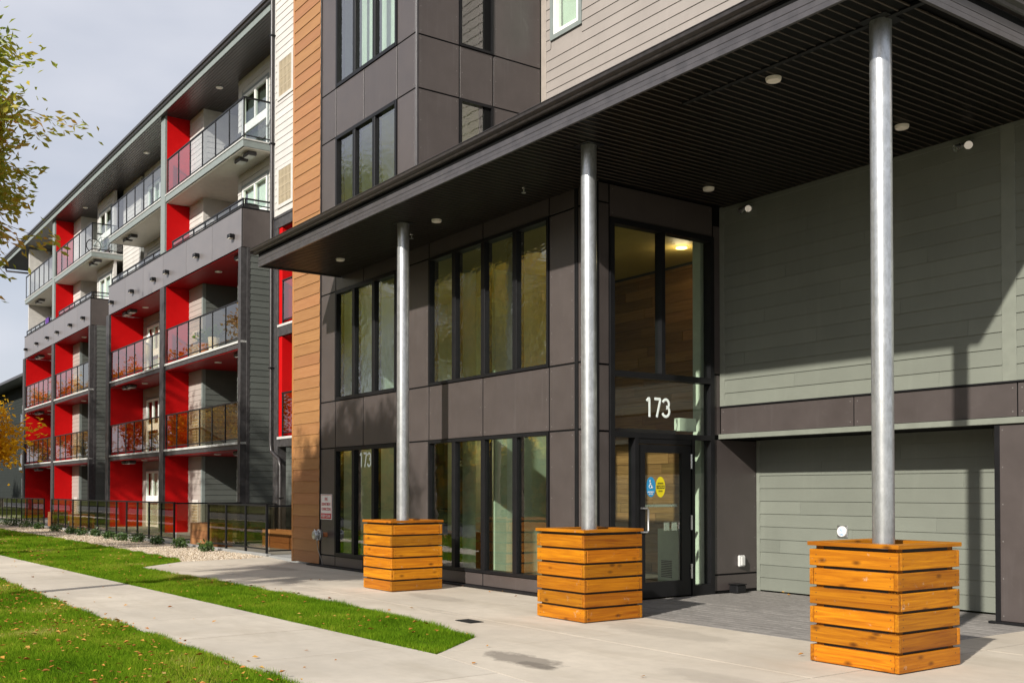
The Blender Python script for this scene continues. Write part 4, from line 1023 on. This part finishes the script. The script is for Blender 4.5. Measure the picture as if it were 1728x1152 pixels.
for k,((x,y),l) in enumerate(zip(CP,labs)):
    p=thing('slat_planter',l,'planter box',(x,y,0),'timber slat planters at the column feet')
    H=.475; t=.042; bh=.153; pitch=.179
    for i in range(6):
        z0=.008+i*pitch; z1=z0+bh; lap=(i+k)%2
        j=lambda: random.uniform(-.004,.004)
        xa=H-(0 if lap else t+.003); ya=H-(t+.003 if lap else 0)
        for s in (-1,1):
            yy=sorted((y+s*H,y+s*(H-t))); bx('slat',x-xa+j(),x+xa+j(),yy[0],yy[1],z0,z1,M['pine'],p,.005)
            xx=sorted((x+s*H,x+s*(H-t))); bx('slat',xx[0],xx[1],y-ya+j(),y+ya+j(),z0,z1,M['piney'],p,.005)
    sc=MB()
    for i in range(6):
        zc=.008+i*pitch
        for s in (-1,1):
            for e in (-1,1):
                for dz in (.04,.105):
                    u=e*(H-.075)+random.uniform(-.006,.006); zz=zc+dz+random.uniform(-.005,.005)
                    sc.box(x+u-.004,x+u+.004,y+s*H-.0015,y+s*H+.0015,zz-.004,zz+.004); sc.box(x+s*H-.0015,x+s*H+.0015,y+u-.004,y+u+.004,zz-.004,zz+.004)
    sc.build('screws',M['ink'],p,kind='stuff')
    for a in (-1,1):
        for b in (-1,1): bx('corner_post',x+a*(H-t-.09),x+a*(H-t-.002),y+b*(H-t-.09),y+b*(H-t-.002),.01,1.088,M['pine'],p,.003)
    C=.49; w=.15
    for s in (-1,1):
        q=sorted((s*C,s*(C-w)))
        MB().prism([(x-C,y+s*C),(x+C,y+s*C),(x+C-w-.001,y+s*(C-w)),(x-C+w+.001,y+s*(C-w))],'z',1.09,1.128).build('cap_board',M['pine'],p,bevel=.003)
        MB().prism([(x+s*C,y-C+.002),(x+s*C,y+C-.002),(x+s*(C-w),y+C-w-.002),(x+s*(C-w),y-C+w+.002)],'z',1.09,1.127).build('cap_board',M['piney'],p,bevel=.003)
    MB().box(x-H+t+.01,x+H-t-.01,y-H+t+.01,y+H-t-.01,.9,.93).build('soil',M['soil'],p)
    for s in (-1,1):
        bx('liner',x-H+t+.004,x+H-t-.004,y+s*(H-t-.005)-.003,y+s*(H-t-.005)+.003,.012,1.085,M['ink'],p,0); bx('liner',x+s*(H-t-.005)-.003,x+s*(H-t-.005)+.003,y-H+t+.012,y+H-t-.012,.012,1.085,M['ink'],p,0)
# canopy downlights, sprinklers, floodlights
lamps=[(-7.40,8.72,'round downlight in the canopy soffit, left of the nearest column top'),(-7.47,11.13,'round downlight in the canopy soffit at the right, close to the sage wall'),(-10.66,11.13,'round downlight in the canopy soffit in front of the door glazing'),(-14.5,8.83,'round downlight in the canopy soffit between the middle and far columns'),(-18.02,8.83,'round downlight in the canopy soffit at its far left end')]
l0=None
for (x,y,l) in lamps:
    if l0 is None:
        l0=thing('soffit_downlight',l,'downlight',(x,y,6.02),'round downlights in the canopy soffit')
        MB().lathe([(.076,5.985),(.083,6.0),(.085,6.021)],(x,y,0),n=28).build('rim',M['lampglass'],l0,smooth=True); MB().lathe([(.068,5.982),(.075,5.9845)],(x,y,0),n=28).build('lens',M['lampglass'],l0)
    else: dupn(l0,(x,y,6.02),l)
s0=None
for (x,y,l) in ((-12.18,8.9,'small sprinkler head hanging from the soffit before the lobby windows'),(-15.52,8.95,'small sprinkler head hanging from the soffit behind the far column')):
    if s0 is None:
        s0=thing('sprinkler_head',l,'sprinkler',(x,y,6.02),'sprinkler heads in the soffit'); MB().lathe([(.03,6.02),(.03,6.0),(.012,5.99),(.012,5.95),(.006,5.94)],(x,y,0),n=10).build('body',M['steel'],s0,smooth=True); MB().lathe([(.035,5.930),(.035,5.936)],(x,y,0),n=12).build('deflector',M['steel'],s0)
    else: dupn(s0,(x,y,6.02),l)
f0=None
for (x,l) in ((-10.77,'small floodlight high on the left end of the sage wall'),(-7.22,'small floodlight high on the right end of the sage wall')):
    if f0 is None:
        f0=thing('wall_floodlight',l,'floodlight',(x,12.13,5.9),'floodlights at the top of the sage wall')
        MB().lathe([(.06,12.105),(.06,12.14)],(x,0,5.92),axis='y').build('back_plate',M['sage_trim'],f0,smooth=True)
        for s in (-.05,.05): MB().tube([(x,12.11,5.92),(x+s,12.06,5.90),(x+s*1.8,12.0,5.86)],[.012,.03,.05],12).build('lamp_head',M['steel'],f0,smooth=True)
    else: dupn(f0,(x,12.13,5.9),l)
# fire sign, connection, outlet, push plate
s=tag(bx('fire_sign',-20.47,-19.93,F-.012,F-.002,1.0,1.53,M['signwhite'],None,.002),'white and red sign reading FIRE DEPARTMENT CONNECTIONS KEEP CLEAR','sign')
cx=-20.2
for (a,b,c,d) in ((-20.45,-19.95,1.51,1.517),(-20.45,-20.443,1.02,1.517),(-19.957,-19.95,1.02,1.517)): bx('border',a,b,F-.0145,F-.0125,c,d,M['signred'],s,0)
text('FIRE',.062,.13,M['signred'],'lettering',s,(cx,F-.0125,1.43),'-y',.01); text('DEPARTMENT',.062,.42,M['signred'],'lettering',s,(cx,F-.0125,1.325),'-y',.01); text('CONNECTIONS',.062,.43,M['signred'],'lettering',s,(cx,F-.0125,1.22),'-y',.01)
bx('red_band',-20.45,-19.95,F-.0145,F-.0125,1.02,1.13,M['signred'],s,0); text('KEEP CLEAR',.06,.43,M['signwhite'],'lettering',s,(cx,F-.015,1.075),'-y',.015)
t=thing('fire_connection','round grey fire department hose connection on the dark panel','hose connection',(-20.2,F,.68))
MB().lathe([(.05,F-.12),(.05,F)],(-20.2,0,.68),axis='y').build('pipe',M['terr'],t,smooth=True)
MB().lathe([(.02,F-.31),(.085,F-.30),(.10,F-.27),(.10,F-.2),(.115,F-.19),(.115,F-.15),(.09,F-.12)],(-20.2,0,.68),axis='y').build('cap',M['galv'],t,smooth=True)
for a in range(4): MB().tube([(-20.2+.10*math.cos(a*1.57+.6),F-.24,.68+.10*math.sin(a*1.57+.6)),(-20.2+.135*math.cos(a*1.57+.6),F-.24,.68+.135*math.sin(a*1.57+.6))],.018,8).build('lug',M['galv'],t,smooth=True)
MB().tube([(-20.28,F-.2,.6),(-20.29,F-.15,.35),(-20.28,F-.06,.10),(-20.3,F-.05,.05)],.008,5).build('chain',M['galv'],t)
t=thing('outlet_box','grey weatherproof outlet cover on the dark wall right of the door','outlet',(DX,12.59,.49))
bx('cover',DX+.002,DX+.05,12.52,12.66,.40,.58,M['plastic'],t,.02); bx('flap',DX+.05,DX+.075,12.55,12.63,.42,.56,M['plastic'],t,.012)
t=thing('cable_box','small black box at the wall foot below the outlet','box',(DX,12.42,0))
bx('body',DX+.02,DX+.2,12.3,12.52,.0,.13,M['black'],t,.02); bx('lid',DX+.015,DX+.205,12.295,12.525,.131,.145,M['frame'],t,.006)
t=thing('push_plate','square steel door push plate with wheelchair symbol on the sage wall','push plate',(-9.74,12.97,1.0))
bx('plate',-9.83,-9.65,12.955,12.98,.91,1.09,M['steel'],t,.012)
pb=MB().lathe([(.075,12.938),(.08,12.945),(.08,12.954)],(-9.74,0,1.0),axis='y',n=28).build('button',M['signwhite'],t,smooth=True)
wheelchair(pb,M['blue'],(-9.745,12.936,1.022),.045,'y'); text('PUSH',.02,.07,M['blue'],'lettering',pb,(-9.74,12.937,.965),'-y',.02); text('TO OPEN',.012,.06,M['blue'],'lettering',pb,(-9.74,12.937,.943),'-y',.01)
t=thing('drain_cover','small dark slotted drain cover set in the concrete forecourt','drain',(-10.76,7.03,0))
bx('rim',-10.93,-10.59,6.93,7.13,.0,.006,M['frame'],t,.002)
for i in range(7): bx('slot_bar',-10.91+.045*i,-10.885+.045*i,6.945,7.115,.0065,.010,M['ink'],t,0)

# ------------------------------------------------------------------ vegetation
def in_poly(P,poly):
    x,y=P[:,0],P[:,1]; ins=np.zeros(len(P),bool); n=len(poly)
    for i in range(n):
        (x0,y0),(x1,y1)=poly[i-1],poly[i]
        c=((y0>y)!=(y1>y)); 
        with np.errstate(divide='ignore',invalid='ignore'): xi=(x1-x0)*(y-y0)/(y1-y0)+x0
        ins ^= c & (x<xi)
    return ins
def scatter(poly,box,dens):
    n=int((box[1]-box[0])*(box[3]-box[2])*dens); P=np.stack([rng.uniform(box[0],box[1],n),rng.uniform(box[2],box[3],n)],1)
    return P[in_poly(P,poly)]
def tri_mesh(name,v,fpi,nper,mat,kind='stuff'):
    """v: (n,k,3) vertex blocks; fpi: triangles within a block"""
    n,k,_=v.shape; me=bpy.data.meshes.new(name); me.vertices.add(n*k); me.vertices.foreach_set('co',v.astype(np.float32).ravel())
    f=(np.arange(n)[:,None,None]*k+np.array(fpi)[None]).reshape(-1); nt_=len(f)//3
    me.loops.add(len(f)); me.loops.foreach_set('vertex_index',f.astype(np.int32)); me.polygons.add(nt_); me.polygons.foreach_set('loop_start',np.arange(nt_,dtype=np.int32)*3)
    me.update(calc_edges=True); me.materials.append(mat); return link(name,me,(0,0,0),kind=kind)
M['grass']=m_leaf('lawn_grass',[(0,(.055,.125,.006)),(.4,(.12,.24,.011)),(.70,(.215,.325,.018)),(.92,(.36,.37,.05)),(1,(.56,.47,.18))],trans=.4,gloss=.0)
M['litter']=m_leaf('leaf_litter',[(0,(.20,.07,.015)),(.35,(.42,.16,.03)),(.65,(.55,.27,.05)),(1,(.50,.38,.12))],trans=.15)
def grass(name,poly,zones,label=None):
    vs=[]
    for (box,d,w) in zones:
        P=scatter(poly,box,d); n=len(P); P=P+rng.normal(size=P.shape)*.014
        clump=.85+.45*np.sin(P[:,0]*4.1+2*np.sin(P[:,1]*3.3))*np.sin(P[:,1]*5.7+1+np.sin(P[:,0]*2.3))
        h=rng.uniform(.02,.075,n)*clump; a=rng.uniform(0,2*np.pi,n); lean=rng.uniform(.1,.9,n)*h; la=rng.uniform(0,2*np.pi,n)
        ww=w*rng.uniform(.6,1.2,n)
        b=np.stack([P[:,0],P[:,1],np.full(n,-.014)],1); s=np.stack([np.cos(a)*ww,np.sin(a)*ww,0*a],1)
        tip=b+np.stack([np.cos(la)*lean,np.sin(la)*lean,h],1)
        vs.append(np.stack([b-s,b+s,tip],1))
    return tri_mesh(name,np.concatenate(vs),[[0,1,2]],1,M['grass'])
grass('lawn_grass',LAWN,[((-13,-5,2.2,3.7),7000,.0035),((-18,-10,1.2,3.6),6000,.004),((-12.5,-5,.5,2.2),6000,.0045),((-28,-18,.6,3.6),3000,.006),((-50,-28,0,3.6),900,.012),((3,-8,-1,1),600,.01) if False else ((-5,3,-1,4),900,.008)])
grass('strip_grass',STRIP,[((-13,-8.5,5,7),9000,.0032),((-20,-13,5,7),7000,.004),((-30,-20,4.5,8.2),4200,.006),((-46,-30,4,8.2),1700,.010),((-75,-46,4,8.2),500,.02)])
# fallen leaves
def litter(name,zones,zoff):
    vs=[]
    for (poly,box,d,sz) in zones:
        P=scatter(poly,box,d*1.7); q=.5+.5*np.sin(P[:,0]*1.9+1.3*np.sin(P[:,1]*2.3))*np.sin(P[:,1]*2.9+np.sin(P[:,0]*1.1)); P=P[rng.random(len(P))<(.12+q*.8)]; n=len(P)
        if n==0: continue
        a=rng.uniform(0,2*np.pi,n); L_=sz*rng.uniform(.5,1.25,n); wd=L_*rng.uniform(.35,.7,n)
        u=np.stack([np.cos(a)*L_,np.sin(a)*L_,rng.uniform(-.25,.25,n)*L_],1); v=np.stack([-np.sin(a)*wd,np.cos(a)*wd,rng.uniform(-.2,.5,n)*wd],1)
        z=zoff+rng.uniform(.003,.012,n)+np.abs(u[:,2])
        c=np.stack([P[:,0],P[:,1],z],1); up=np.zeros((n,3)); up[:,2]=L_*rng.uniform(.05,.35,n)
        vs.append(np.stack([c-u*.5+up*.4,c-v*.5+u*.05+up,c+u*.5+up*.3,c+v*.5-u*.05+up, c],1))
    return tri_mesh(name,np.concatenate(vs),[[0,1,4],[1,2,4],[2,3,4],[3,0,4]],4,M['litter'])
litter('fallen_leaves',[(LAWN,(-20,-6,1.0,3.7),42,.058),(LAWN,(-50,-20,0,3.6),12,.09),(STRIP,(-24,-8.5,5,8),9,.06),(STRIP,(-60,-24,4.4,8.2),4,.08)],.035)
litter('walk_leaves',[(WALK,(-30,-6,3.4,5.5),.9,.06),(APRON,(-24,-4,5.3,9.6),.3,.06),([(-11.3,12.6),(-7,12.6),(-7,12.98),(-11.3,12.98)],(-11.3,-7,12.6,13),9,.05),([(-16,9.2),(-12,9.2),(-12,9.5),(-16,9.5)],(-16,-12,9.2,9.5),4,.05)],.0)
# gravel stones
P=np.concatenate([scatter(GR,(-32,-23.5,7.5,10),420),scatter(GR,(-50,-32,7.8,10),160)])
n=len(P); r=rng.uniform(.012,.034,n); o=np.array([[1,0,0],[-1,0,0],[0,1,0],[0,-1,0],[0,0,.7],[0,0,-.7]])
rot=rng.uniform(0,np.pi,n); v=o[None]*r[:,None,None]*rng.uniform(.7,1.3,(n,6,1)); cx_=v[:,:,0]*np.cos(rot)[:,None]-v[:,:,1]*np.sin(rot)[:,None]; cy_=v[:,:,0]*np.sin(rot)[:,None]+v[:,:,1]*np.cos(rot)[:,None]
v=np.stack([cx_+P[:,0][:,None],cy_+P[:,1][:,None],v[:,:,2]-.012],2)
tg=NT('tan_gravel'); gg=tg.n('ShaderNodeNewGeometry'); tanc=tg.ramp(gg.outputs['Random Per Island'],[(0,(.26,.20,.14)),(.5,(.48,.38,.27)),(1,(.62,.55,.45))]); M['stone']=tg.bsdf(tanc,.8)
tri_mesh('gravel',v,[[0,2,4],[2,1,4],[1,3,4],[3,0,4],[2,0,5],[1,2,5],[3,1,5],[0,3,5]],8,M['stone'])

def tree(name,label,base,h,crown_c,crown_r,nleaf,leafsize,mat,group=None,seed=0,trunk_r=.2,nl=26,sub=7,sprd=.085,droop=.4,wid=.42,tl=.24):
    rr=random.Random(seed); x,y=base; t=thing(name,label,'tree',(x,y,0),group)
    mb=MB(); cc=Vector(crown_c); top=Vector((x+rr.uniform(-.3,.3),y+rr.uniform(-.3,.3),cc.z+crown_r[2]*.6))
    tr=[Vector((x,y,-.1)).lerp(top,i/6)+Vector((rr.uniform(-.08,.08),rr.uniform(-.08,.08),0))*(i>0) for i in range(7)]
    mb.tube(tr,[trunk_r*(1.15-i*.16) for i in range(7)],9)
    tips=[]
    for i in range(nl):
        k=rr.uniform(.35,1.0); p0=tr[0].lerp(top,k); 
        d=Vector((rr.gauss(0,1),rr.gauss(0,1),rr.gauss(.1,.8))); d.normalize()
        q=cc+Vector((d.x*crown_r[0],d.y*crown_r[1],d.z*crown_r[2]))*rr.uniform(.55,.95)
        m=p0.lerp(q,.5)+Vector((rr.uniform(-.3,.3),rr.uniform(-.3,.3),rr.uniform(.0,.5)))
        r0=trunk_r*.38*(1.2-k*.7); mb.tube([p0,m,q],[r0,r0*.55,r0*.2],6)
        tips.append((m.lerp(q,.4),q+(q-m)*.12))
        for j in range(sub):
            s=m.lerp(q,rr.uniform(.1,1)); e=s+Vector((rr.gauss(0,1),rr.gauss(0,1),rr.gauss(0,.7)))*crown_r[0]*tl
            mb.tube([s,s.lerp(e,.5)+Vector((0,0,(e-s).length*.12)),e],[max(r0*.25,.007),.006,.003],4); tips.append((s,e)); 
    mb.build('trunk',M['bark'],t,smooth=True)
    per=nleaf//len(tips); pos=[]; dirs=[]
    for (s,e) in tips:
        s,e=np.array(s),np.array(e); a=rng.random(per)[:,None]; sp=sprd*crown_r[0]
        pos.append(s+(e-s)*a*1.15+rng.normal(size=(per,3))*sp*(.4+.6*a)+np.array([0,0,-.25*sp]))
        dv=(e-s)/max(np.linalg.norm(e-s),1e-6); dirs.append(np.repeat(dv[None],per,0))
    pos=np.concatenate(pos)
    leaf_mesh('crown',pos,leafsize,mat,t,droop=droop,wid=wid,dirs=np.concatenate(dirs))
    return t
M['leaf_green']=m_leaf('green_autumn_leaves',[(0,(.18,.24,.018)),(.45,(.32,.34,.03)),(.72,(.50,.40,.04)),(1,(.62,.30,.04))],trans=.45,gloss=.03)
M['leaf_orange']=m_leaf('orange_leaves',[(0,(.46,.17,.010)),(.5,(.70,.32,.015)),(1,(.78,.45,.03))],trans=.45,gloss=.02)
M['leaf_mixed']=m_leaf('mixed_leaves',[(0,(.20,.24,.025)),(.4,(.42,.40,.05)),(.7,(.66,.38,.04)),(1,(.72,.44,.05))],trans=.55,gloss=.02)
M['leaf_yellowgreen']=m_leaf('yellow_green_leaves',[(0,(.20,.26,.03)),(.5,(.40,.42,.06)),(1,(.66,.52,.08))],trans=.55,gloss=.02)
M['leaf_gold']=m_leaf('golden_leaves',[(0,(.60,.28,.01)),(.5,(.82,.46,.02)),(1,(.88,.58,.05))],trans=.5,gloss=.0)
tree('street_tree','leafy tree turning from green to rust at the left edge of the lawn',(-16.6,.4),10,(-15.8,.75,6.3),(2.7,2.0,2.3),170000,.13,M['leaf_green'],seed=3,nl=72,trunk_r=.17,sub=15,sprd=.045,droop=.7,wid=.38,tl=.17)
tree('maple_tree','orange leaved tree in front of the wing at the far left edge',(-50.5,6.4),6,(-50.3,6.7,3.9),(2.9,2.6,2.5),11000,.24,M['leaf_gold'],seed=5,trunk_r=.14)
far=[((-37,-7.5),12,M['leaf_mixed']),((-46,-8.5),16,M['leaf_yellowgreen']),((-57,-7.5),16,M['leaf_mixed']),((-69,-9),15,M['leaf_orange']),((-28,-13),12,M['leaf_mixed']),((-84,-8),14,M['leaf_orange']),((-100,-9),14,M['leaf_orange']),((-38,-18),18,M['leaf_yellowgreen']),((-52,-19),19,M['leaf_mixed'])]
cn={'yellow_green_leaves':'yellow green','orange_leaves':'orange','mixed_leaves':'orange and green'}
for i,(b,h,m) in enumerate(far):
    tree('roadside_tree','tall %s tree across the road, %s of its row'%(cn[m.name],('first','second','third','fourth','fifth','sixth','seventh','eighth','ninth')[i]),b,h,(b[0],b[1],h*.62),(h*.27,h*.27,h*.38),(2300 if m.name!='orange_leaves' else 4200),.40,m,'trees across the road',seed=20+i,trunk_r=.26,nl=30)

blv=[((-27.5,.3),13,'leafy green and orange boulevard tree, nearest of its row',M['leaf_mixed']),((-37.5,.1),17.5,'tall yellow green boulevard tree, second of its row',M['leaf_yellowgreen']),((-44.5,.2),17.5,'tall orange and green boulevard tree, third of its row',M['leaf_mixed']),((-60.5,0),14,'orange boulevard tree, fourth of its row',M['leaf_orange']),((-74,0),14,'orange boulevard tree, fifth of its row',M['leaf_orange']),((-89,0),13,'orange boulevard tree, sixth of its row',M['leaf_orange']),((-104,.3),13,'orange boulevard tree, seventh of its row',M['leaf_orange']),((-121,0),13,'orange boulevard tree, last of its row',M['leaf_mixed'])]
for i,(b,h,l,m) in enumerate(blv):
    tree('boulevard_tree',l,b,h,(b[0],b[1],h*.62),(3.4,2.9,h*.36),(4300 if i<3 else 7500),.30,m,'boulevard trees along the lawn',seed=50+i,trunk_r=.2,nl=32)
n=32000; P=np.stack([rng.uniform(-170,30,n),-24-5*rng.random(n),np.zeros(n)],1); P[:,2]=rng.random(n)**.8*(6.2+1.6*np.sin(P[:,0]*.23)+1.2*np.sin(P[:,0]*.71))
leaf_mesh('far_hedge',P,1.1,M['leaf_mixed'],None,'stuff',wid=.7)
